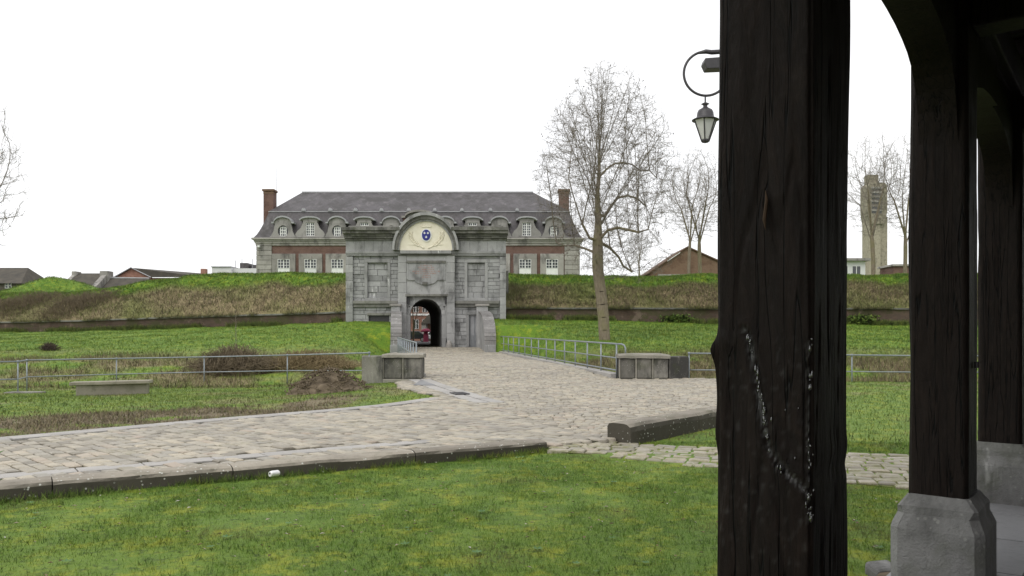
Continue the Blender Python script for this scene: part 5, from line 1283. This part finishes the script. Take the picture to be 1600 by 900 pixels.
m = MB(); m.box(hx(93), hx(100), H + 3.2, H + 4.8, hz2(440), WZ(424, H + 3.5)); m.build('chimney', M['lime'], t, bevel=.04)
t = thing('low_tiled_house', (hx(185), H + 4, 1), 'low mossy-roofed house in front of the brick gable', 'house')
m = MB(); m.box(hx(152), hx(214), H + 1, H + 7, .5, hz2(453)); m.build('wall', M['lime'], t)
m = MB(); gable_roof(m, hx(153), hx(213), H + 1, H + 7, hz2(455), WZ(434.5, H + 4), 'x', .15); m.build('roof', M['tile_old'], t)
m = MB(); m.tube([(hx(152), H + 4, WZ(434, H + 4)), (hx(214), H + 4, WZ(435, H + 4))], .12, 6); m.build('ridge', M['zinc'], t)
H = 128.0
t = thing('brick_gable_house', (hx(240), H + 5, 1), 'brick house with pink-red gable end and long tiled roof', 'house')
m = MB(); gxs = [(hx(177), .5), (hx(236), .5), (hx(236), hz2(433)), (hx(206), hz2(419)), (hx(177), hz2(435))]
m.prism(gxs, H, H + .4); m.build('gable', M['brick_pink'], t)
m = MB(); m.box(hx(236), hx(322), H + .2, H + 8, .5, hz2(434)); m.build('wall', M['brick_pink'], t)
m = MB(); m.add([(hx(206), H - .2, hz2(418.5)), (hx(300), H + 6, hz2(423)), (hx(320), H - .2, hz2(433)), (hx(237), H - .2, hz2(433.5)), (hx(206), H + 8, hz2(418.5)), (hx(300), H + 6.5, hz2(423)), (hx(176), H - .2, hz2(435)), (hx(176), H + 8, hz2(435)), (hx(320), H + 9, hz2(433))], [(0,3,2,1), (0,1,5,4), (0,4,7,6), (1,2,8,5)]); m.build('roof', M['tile_old'], t)
m = MB(); m.box(hx(298), hx(306), H + 4, H + 5, hz2(430), hz2(416.5)); m.build('chimney', M['brick_pink'], t, bevel=.03)
m = MB(); m.tube([(hx(176), H - .3, hz2(435)), (hx(206), H - .3, hz2(418.3)), (hx(237), H - .3, hz2(433.5))], .1, 5); m.build('verge', M['zinc'], t)
H = 125.0
t = thing('flat_white_building', (hx(365), H + 5, 1), 'white flat-roofed modern building left of the slate mansard', 'building')
m = MB(); m.box(hx(331), hx(361), H, H + 10, .5, hz2(417.5)); m.box(hx(361.05), hx(402), H + .8, H + 10, .5, hz2(418.6)); m.build('wall', M['plaster'], t)
m = MB(); m.box(hx(330), hx(361.5), H - .2, H + 10, hz2(417.4), hz2(416.2)); m.build('roof_edge', M['zinc'], t)
m = MB(); m.box(hx(368), hx(380), H + 2, H + 5, hz2(418.5), hz2(409)); m.build('plant_room', M['slate'], t)
m = MB(); m.box(hx(382), hx(402), H + 3, H + 6, hz2(418.5), hz2(411)); m.build('plant_room', M['slate'], t)
for p, q in ((357.5, 404), (368, 401), (385, 402)):
    m = MB(); m.tube([(hx(p), H + 3, hz2(418)), (hx(p), H + 3, hz2(q))], .05, 5); m.build('antenna', M['zinc'], t)
H = 100.0
t = thing('brown_gabled_house', (hx(1075), H + 4, 1), 'brown brick gable of a barn behind the bare trees', 'house')
m = MB(); m.prism([(hx(1016), .5), (hx(1150), .5), (hx(1150), hz2(421)), (hx(1074), hz2(387.5)), (hx(1016), hz2(426))], H, H + 9); m.build('gable_wall', M['brick_brown'], t)
m = MB()
for (a, b) in (((1013, 428), (1074, 387)), ((1074, 387), (1153, 422))):
    m.prism([(hx(a[0]), hz2(a[1])), (hx(b[0]), hz2(b[1])), (hx(b[0]), hz2(b[1]) + .16), (hx(a[0]), hz2(a[1]) + .16)], H - .25, H + 9.2)
m.build('roof', M['tile_brown'], t)
m = MB(); m.prism([(hx(1042), hz2(409)), (hx(1062), hz2(395.5)), (hx(1062), hz2(394.2)), (hx(1042), hz2(407.6))], H - .29, H - .255); m.build('pale_verge', M['white'], t)
m = MB(); m.box(hx(1028), hx(1150), H - .12, H - .004, .5, hz2(428.5)); m.build('pale_base', M['lime'], t)
H = 110.0
t = thing('low_modern_building', (hx(1330), H + 4, 1), 'low flat-roofed building with big windows beside the tower', 'building')
m = MB(); m.box(hx(1290), hx(1352), H, H + 8, .5, hz2(408)); m.build('wall', M['plaster'], t)
m = MB(); m.box(hx(1284), hx(1357), H - .7, H + 8.5, hz2(408)+.004, hz2(404)); m.build('roof_slab', M['lime'], t)
for p in (1300, 1318, 1338): window(t, hx(p), hz2(432), 1.15, 1.4, H - .07, 2, 1)
t = thing('brick_hut', (hx(1410), H + 4, 1), 'small red brick hut between the second post and the tower', 'hut')
m = MB(); m.box(hx(1396), hx(1440), H, H + 4, .5, hz2(416)); m.build('wall', M['brick'], t)
m = MB(); m.box(hx(1393), hx(1443), H - .3, H + 4.3, hz2(416)+.004, hz2(413)); m.build('roof_slab', M['lime'], t)
H = 250.0
t = thing('concrete_tower', (hx(1367), H + 4, 0), 'tall concrete tower with slotted top between the posts', 'tower')
m = MB(); m.box(hx(1358), hx(1376), H, H + 5, 0, hz2(345)); m.build('shaft', M['concrete'], t)
m = MB(); m.box(hx(1376.2), hx(1388), H + .6, H + 5, 0, hz2(338)); m.build('stair_shaft', M['concrete'], t)
m = MB(); m.prism([(hx(1359), hz2(350)), (hx(1380), hz2(350)), (hx(1385), hz2(332)), (hx(1385), hz2(291)), (hx(1382), hz2(286)), (hx(1360), hz2(285)), (hx(1356), hz2(291)), (hx(1356), hz2(330))], H - .6, H + 5.4); hd = m.build('belfry_head', M['concrete'], t)
m = MB(); m.box(hx(1359), hx(1375), H + 1, H + 4, hz2(285.5), hz2(272)); m.build('roof_turret', M['concrete'], t)
for k in range(6):
    m = MB(); z = hz2(293 + k*7); m.box(hx(1360), hx(1377), H - .9, H - .61, z - .45, z + .05); m.build('louvre', M['lime'], hd)
    m = MB(); m.box(hx(1361), hx(1376), H - .64, H - .58, z - 1.1, z - .46); m.build('slot', M['glass'], hd)
# street seen through the passage
m = MB(); m.box(-45, 25, 77.55, 150, .6, .84); tag(m.build('street', M['asphalt']), 'town street beyond the gate passage', 'street', kind='structure')
H = 128.0
t = thing('brick_townhouse', (hx(655), H + 4, .84), 'red brick town house seen through the gate passage', 'house')
m = MB(); m.box(hx(600), hx(720), H, H + 8, .7, hz2(440)); m.build('wall', M['brick_pink'], t)
m = MB(); m.box(hx(600), hx(720), H - .12, H - .003, hz2(493), hz2(490)); m.build('string_course', M['white'], t)
m = MB(); gable_roof(m, hx(600), hx(720), H, H + 8, hz2(440), hz2(405)); m.build('roof', M['tile_brown'], t)
for p in (636, 650, 664, 678):
    for q, h in ((488, 1.4), (514, 1.5)): window(t, hx(p), hz2(q), .8, h, H - .07, 2, 2)
m = MB(); m.prism([(hx(660), hz2(506)), (hx(672), hz2(492)), (hx(680), hz2(506))], H - 2.5, H - .13); m.build('porch_roof', M['tile_old'], t)
m = MB(); m.box(hx(661), hx(668), H - 2.2, H - .13, .84, hz2(506)); m.build('porch_side', M['lime'], t)
H = 108.0
t = thing('parasol', (hx(665.5), H, .84), 'maroon parasol on the street seen through the passage', 'parasol')
m = MB(); m.lathe([(.0, 1.75), (.35, 1.68), (.62, 1.5), (.66, 1.3), (.5, 1.28), (.03, 1.4)], (hx(665.5), H, .84), 14); m.build('canopy', M['maroon'], t, smooth=True)
m = MB(); m.lathe([(.34, .0), (.32, .9), (.24, 1.35)], (hx(665.5), H, .84), 12); m.build('skirt', M['maroon'], t)
def car(xc, y, lab, mat):
    t = thing('parked_car', (xc, y, .84), lab, 'car')
    m = MB(); P = [(-2, .35), (-2.05, .75), (-1.55, .88), (-.9, 1.38), (.7, 1.42), (1.35, .92), (2, .8), (2.05, .4)]
    m.prism([(xc + a, .84 + b) for a, b in P], y - .85, y + .85); m.build('body', mat, t, bevel=.06)
    m = MB(); m.prism([(xc - 1.25, 1.78), (xc - .85, 2.16), (xc + .6, 2.19), (xc + 1.05, 1.8)], y - .87, y - .851); m.build('side_window', M['glass'], t)
    for s in (-1.25, 1.25):
        m = MB(); m.tube([(xc + s, y - .9, 1.15), (xc + s, y - .68, 1.15)], .31, 14); w_ = m.build('wheel', M['rubber'], t)
        m = MB(); m.tube([(xc + s, y - .915, 1.15), (xc + s, y - .901, 1.15)], .19, 10); m.build('rim', M['zinc'], w_)
car(hx(645), H + 1, 'dark car parked on the street beyond the passage', M['carpaint'])
car(hx(676), H + 6, 'white car parked on the street beyond the passage', M['white'])

# ------------------------------------------------------------------ bare winter trees
def colonise(trunk, A, step, di, dk, it, trop, seed):
    r = np.random.default_rng(seed); N = np.array(trunk, float); par = list(range(-1, len(N)-1))
    nod = np.zeros((22000, 3)); n = len(N); nod[:n] = N
    D = np.linalg.norm(A[:, None] - nod[None, :n], axis=2); idx = D.argmin(1); dm = D.min(1); live = np.ones(len(A), bool)
    used = {}
    for _ in range(it):
        act = live & (dm < di)
        if not act.any() or n > 19000: break
        I = idx[act]; V = A[act] - nod[I]; V /= np.linalg.norm(V, axis=1, keepdims=True) + 1e-9
        u, inv_ = np.unique(I, return_inverse=True); S = np.zeros((len(u), 3)); np.add.at(S, inv_, V)
        S += r.normal(0, .18, S.shape); S /= np.linalg.norm(S, axis=1, keepdims=True) + 1e-9; S += np.array(trop)
        S /= np.linalg.norm(S, axis=1, keepdims=True)
        new = nod[u] + S*step; keep = [k for k, q in enumerate(u) if used.get(int(q), 0) < 3]
        if not keep: break
        for k in keep: used[int(u[k])] = used.get(int(u[k]), 0) + 1; par.append(int(u[k]))
        new = new[keep]; m_ = len(new); nod[n:n+m_] = new
        D = np.linalg.norm(A[:, None] - new[None], axis=2); j = D.argmin(1); d = D[np.arange(len(A)), j]; b = d < dm
        dm[b] = d[b]; idx[b] = n + j[b]; n += m_; live &= dm > dk
    return nod[:n], np.array(par)
def frusta(P0, P1, R0, R1, n):
    d = P1 - P0; d /= np.linalg.norm(d, axis=1, keepdims=True) + 1e-9
    a = np.where(np.abs(d[:, 2:3]) < .9, np.array([[0, 0, 1.]]), np.array([[1., 0, 0]])); u = np.cross(d, a); u /= np.linalg.norm(u, axis=1, keepdims=True) + 1e-9; w = np.cross(d, u)
    an = np.arange(n)*2*np.pi/n; ring_ = u[:, None]*np.cos(an)[None, :, None] + w[:, None]*np.sin(an)[None, :, None]
    V = np.concatenate([P0[:, None] + ring_*R0[:, None, None], P1[:, None] + ring_*R1[:, None, None]], 1)
    k = np.arange(n); q = np.stack([k, (k+1) % n, (k+1) % n + n, k + n], 1)
    return V.reshape(-1, 3), (q[None] + (np.arange(len(P0))*2*n)[:, None, None]).reshape(-1, 4)
def join(L):
    V, Fq, o = [], [], 0
    for v, f in L: V.append(v); Fq.append(f + o); o += len(v)
    return np.concatenate(V), np.concatenate(Fq)
def make_tree(root, nod, par, r0, expo, seed, twl, ntw, seeds=0, rtrunk=None, thin=.045, tipr=.0055):
    """children of root: trunk (thick wood), branches and twigs, in coordinates relative to root"""
    r = np.random.default_rng(seed); n = len(nod); acc = np.zeros(n); kids = np.zeros(n, int)
    for i in range(n-1, 0, -1):
        if kids[i] == 0: acc[i] = r0**expo
        acc[par[i]] += acc[i]; kids[par[i]] += 1
    rad = acc**(1/expo)
    if rtrunk: rad *= rtrunk / rad[1] if False else 1; rad = rad * (1 + (rtrunk/rad[1] - 1)*np.clip((rad/rad[1])**1.0, 0, 1))
    i = np.arange(1, n); P0, P1, R0_, R1_ = nod[par[i]], nod[i], rad[par[i]], rad[i]
    R0_ = np.minimum(R0_, R1_*1.35)
    big = R1_ > thin
    o = tuple(ORIG[root.name])
    V, Fq = frusta(P0[big], P1[big] + (P1[big]-P0[big])*.06, R0_[big], R1_[big], 9); npmesh('trunk', V + np.array(o), Fq, M['bark'], {}, True, root, o)
    L = [frusta(P0[~big], P1[~big], np.maximum(R0_[~big], tipr), np.maximum(R1_[~big], tipr), 4)]
    dirn = (P1-P0)/(np.linalg.norm(P1-P0, axis=1, keepdims=True)+1e-9); cand = np.where(R1_ < .035)[0]
    c = np.repeat(cand, ntw); b = P0[c] + (P1[c]-P0[c])*r.random((len(c), 1)); t = dirn[c]*.7 + r.normal(0, .55, (len(c), 3)) + np.array([0, 0, .18]); t /= np.linalg.norm(t, axis=1, keepdims=True)
    l = twl*r.uniform(.4, 1.2, (len(c), 1)); m1 = b + t*l*.5; t2 = t + r.normal(0, .3, t.shape); t2 /= np.linalg.norm(t2, axis=1, keepdims=True); e_ = m1 + t2*l*.5
    L.append(frusta(b, m1, np.full(len(c), tipr*1.1), np.full(len(c), tipr*.9), 3)); L.append(frusta(m1, e_, np.full(len(c), tipr*.9), np.full(len(c), tipr*.5), 3))
    V, Fq = join(L); npmesh('crown', V + np.array(o), Fq, M['twig'], {}, False, root, o)
    if seeds:
        q = r.integers(0, len(e_), seeds); C = e_[q] + r.normal(0, .03, (seeds, 3)) + np.array([0, 0, -.05]); s = r.uniform(.022, .05, (seeds, 1, 1))
        oc = np.array([(0,0,1.2),(.7,0,0),(-.35,.6,0),(-.35,-.6,0),(0,0,-1.3)]); V = C[:, None] + oc[None]*s*r.uniform(.7, 1.3, (seeds, 5, 3))
        Fq = (np.array([(0,1,2),(0,2,3),(0,3,1),(4,2,1),(4,3,2),(4,1,3)])[None] + (np.arange(seeds)*5)[:, None, None]).reshape(-1, 3)
        tag(npmesh('seed_clusters', V.reshape(-1, 3) + np.array(o), Fq, M['seed'], {}, False, root, o), kind='stuff')
def egg(n, seed, zc, hz_, rx_, top=.75, hole=0):
    r = np.random.default_rng(seed); P = []
    while len(P) < n:
        p = r.uniform(-1, 1, 3); q = p[0]**2 + p[1]**2
        w = 1 - (top*.38 if p[2] > 0 else .1)*abs(p[2])
        if q/(w*w) + p[2]**2 < 1 and (q + p[2]**2 > hole or r.random() < .25): P.append((p[0]*rx_, p[1]*rx_, zc + p[2]*hz_))
    return np.array(P)
# the big tree on the right bank
TY = 48.5; tb = (WX(945, TY), TY, float(bank_z(WX(945, TY), TY)) - .1)
big = thing('bare_tree', tb, 'tall bare tree with dry seed clusters on the right bank', 'tree')
k_ = TY/F
tr = [((px_-945)*k_, dy, (532-py_)*k_) for px_, py_, dy in ((945, 534, 0), (944, 515, 0), (943, 495, 0), (941, 475, 0), (939, 455, 0), (936, 435, 0), (934, 415, 0), (934, 395, 0), (934, 375, 0), (935, 355, .05), (935, 335, .1), (934, 315, .1), (934, 295, .1), (936, 275, .1), (937, 255, .1), (936, 238, .1), (938, 220, .1), (940, 203, .1), (941, 186, .1))]
limbs = [[(935, 368, 0), (948, 360, -.4), (962, 357, -.8), (978, 362, -1.2), (992, 366, -1.4), (1006, 362, -1.5)],
         [(936, 275, .1), (948, 262, .2), (962, 252, .3), (976, 250, .5), (990, 252, .6), (1004, 262, .7), (1018, 260, .8), (1030, 272, .9)],
         [(934, 340, 0), (946, 334, .5), (956, 318, .9), (970, 302, 1.2), (986, 298, 1.4), (1002, 302, 1.5), (1016, 314, 1.6), (1022, 328, 1.6)],
         [(935, 372, 0), (955, 384, .6), (970, 398, .9), (978, 412, 1.1), (992, 420, 1.3), (1006, 418, 1.4)],
         [(934, 385, 0), (920, 372, -.5), (908, 352, -.9), (900, 330, -1.1), (892, 306, -1.3), (886, 284, -1.4)],
         [(934, 395, 0), (916, 385, .7), (900, 378, 1.2), (886, 378, 1.6), (872, 372, 1.8)],
         [(934, 300, .1), (925, 280, -.4), (914, 258, -.8), (906, 236, -1.0), (900, 214, -1.1)]]
nod = [list(p) for p in tr]; par_ = list(range(-1, len(tr)-1))
for L_ in limbs:
    q = np.array([((a-945)*k_, dy, (532-b)*k_) for a, b, dy in L_]); j = int(np.argmin(np.linalg.norm(np.array(tr) - q[0], axis=1)))
    for p in q[1:]: nod.append(list(p)); par_.append(j); j = len(nod)-1
rb_ = np.random.default_rng(77); base_n = len(nod)
def shoot(j, d, L, curve):
    p = np.array(nod[j], float); d = np.array(d, float); d /= np.linalg.norm(d)
    for s_ in range(int(L/.3)):
        d = d + np.array([0, 0, curve]) + rb_.normal(0, .035, 3); d /= np.linalg.norm(d); p = p + d*.3
        q_ = math.hypot(p[0] - .15, p[1])/4.3; w_ = 1 - .3*max(0, (p[2]-9.9)/6.6)
        if (q_/w_)**2 + ((p[2]-9.9)/6.6)**2 > .93: break
        nod.append(list(p)); par_.append(j); j = len(nod)-1
for k in range(30):
    j = int(rb_.integers(9, len(tr))); a = k*2.4 + rb_.normal(0, .3); o_t = rb_.uniform(.35, .95) if j < 15 else rb_.uniform(.2, .6)
    shoot(j, (math.cos(a)*o_t, math.sin(a)*o_t, 1), rb_.uniform(4.5, 9), .022)
for k in range(34):
    j = int(rb_.integers(len(tr)+2, base_n)); shoot(j, (rb_.normal(0, .3), rb_.normal(0, .35), 1), rb_.uniform(2, 5.5), .02)
A = egg(3600, 5, 9.9, 6.6, 4.45, .8); A[:, 0] += .15; A = np.concatenate([A, egg(160, 6, 4.6, 1.3, 2.6, .2) + np.array([1.6, 0, 0])])
def colonise2(nod, par, *a):
    N, P = colonise(nod, *a); P = P.copy(); P[:len(par)] = par; return N, P
N_t, P_t = colonise2(nod, par_, A, .24, 2.2, .30, 200, (0, 0, .42), 3)
make_tree(big, N_t, P_t, .0048, 2.35, 4, .62, 3, 1300, rtrunk=.33)
# three generic bare trees in local coordinates, reused elsewhere at other sizes and turns
def generic(seed, hgt, rx_, forks):
    zt = hgt*.30; tr = [(math.sin(z*.5 + seed)*.12, math.cos(z*.4 + seed)*.1, z) for z in np.linspace(-.15, zt, 10)]
    A = egg(1300, seed, hgt*.64, hgt*.37, rx_, .5); nod = [list(p) for p in tr]; par = list(range(-1, len(tr)-1))
    for f in range(forks):
        a = f*6.28/forks + seed; j = len(tr)-1-(f % 3); b = np.array(tr[j])
        for s in range(1, 9): nod.append(list(b + np.array([math.cos(a)*.12*s, math.sin(a)*.12*s, .42*s + .0]))); par.append(j); j = len(nod)-1
    return colonise2(nod, par, A, .28, 3., .36, 130, (0, 0, .22), seed)
def put_generic(name, loc, lab, sk, seed, src=None, scale=1, rot=0, group=None):
    if src is None:
        t = thing(name, loc, lab, 'tree'); make_tree(t, *sk, 0.0062, 2.3, seed, .7, 2, 0, rtrunk=.17, tipr=.0062); 
    else:
        t = copy_tree(src); t.location = loc; t['label'] = lab
    t.scale = (scale, scale, scale); t.rotation_euler = (0, 0, rot); return t
def on_ramp(p, d):
    xx = WX(p, 70)
    for _ in range(3): yy = float(wallY(xx)) + d; xx = WX(p, yy)
    return (xx, yy, float(ramp_z(xx, d)) - .1)
skA = generic(11, 13, 3.4, 4); skB = generic(23, 12, 3.0, 5)
tA = put_generic('bare_tree', on_ramp(1078, 10), 'slim bare tree before the brown gable', skA, 31, scale=.82)
tB = put_generic('bare_tree', on_ramp(1094, 12), 'bare many-stemmed tree right of the brown gable, beside the lamp', skB, 32, scale=1.0, rot=1)
put_generic('bare_tree', on_ramp(1362, 11), 'bare tree standing in front of the concrete tower', None, 0, tB, 1.08, 2.4)
put_generic('bare_tree', on_ramp(1413, 13), 'bare tree beside the brick hut and the second post', None, 0, tA, 1.02, 4.0)
put_generic('bare_tree', on_ramp(998, 11), 'small bare shrub-like tree behind the big tree', None, 0, tB, .42, 3.0)
put_generic('bare_tree', (WX(-74, 60), 60, float(bank_z(WX(-74, 60), 60)) - .1), 'bare tree reaching in at the left edge', None, 0, tA, 1.5, 5.2)
put_generic('bare_tree', (WX(647, 100), 100, .8), 'thin bare tree on the street seen through the passage', None, 0, tB, .62, .3)
# a thin sapling on the left bank
sp = thing('sapling', (WX(368, 38.5), 38.5, float(bank_z(WX(368, 38.5), 38.5))), 'thin leafless sapling above the brown bramble', 'sapling')
o = ORIG[sp.name]; m = MB(); m.tube([(o.x, o.y, o.z - .1), (o.x + .03, o.y, o.z + 1.2), (o.x - .02, o.y, o.z + 2.6)], [.014, .010, .004], 5); m.build('stem', M['twig'], sp)
m = MB(); rr_ = random.Random(5)
for k in range(16):
    z = o.z + .7 + k*.11; a = rr_.uniform(0, 6.28); l = rr_.uniform(.2, .5); m.tube([(o.x, o.y, z), (o.x + math.cos(a)*l, o.y + math.sin(a)*l, z + l*.8)], [.006, .003], 3)
m.build('twigs', M['twig'], sp)
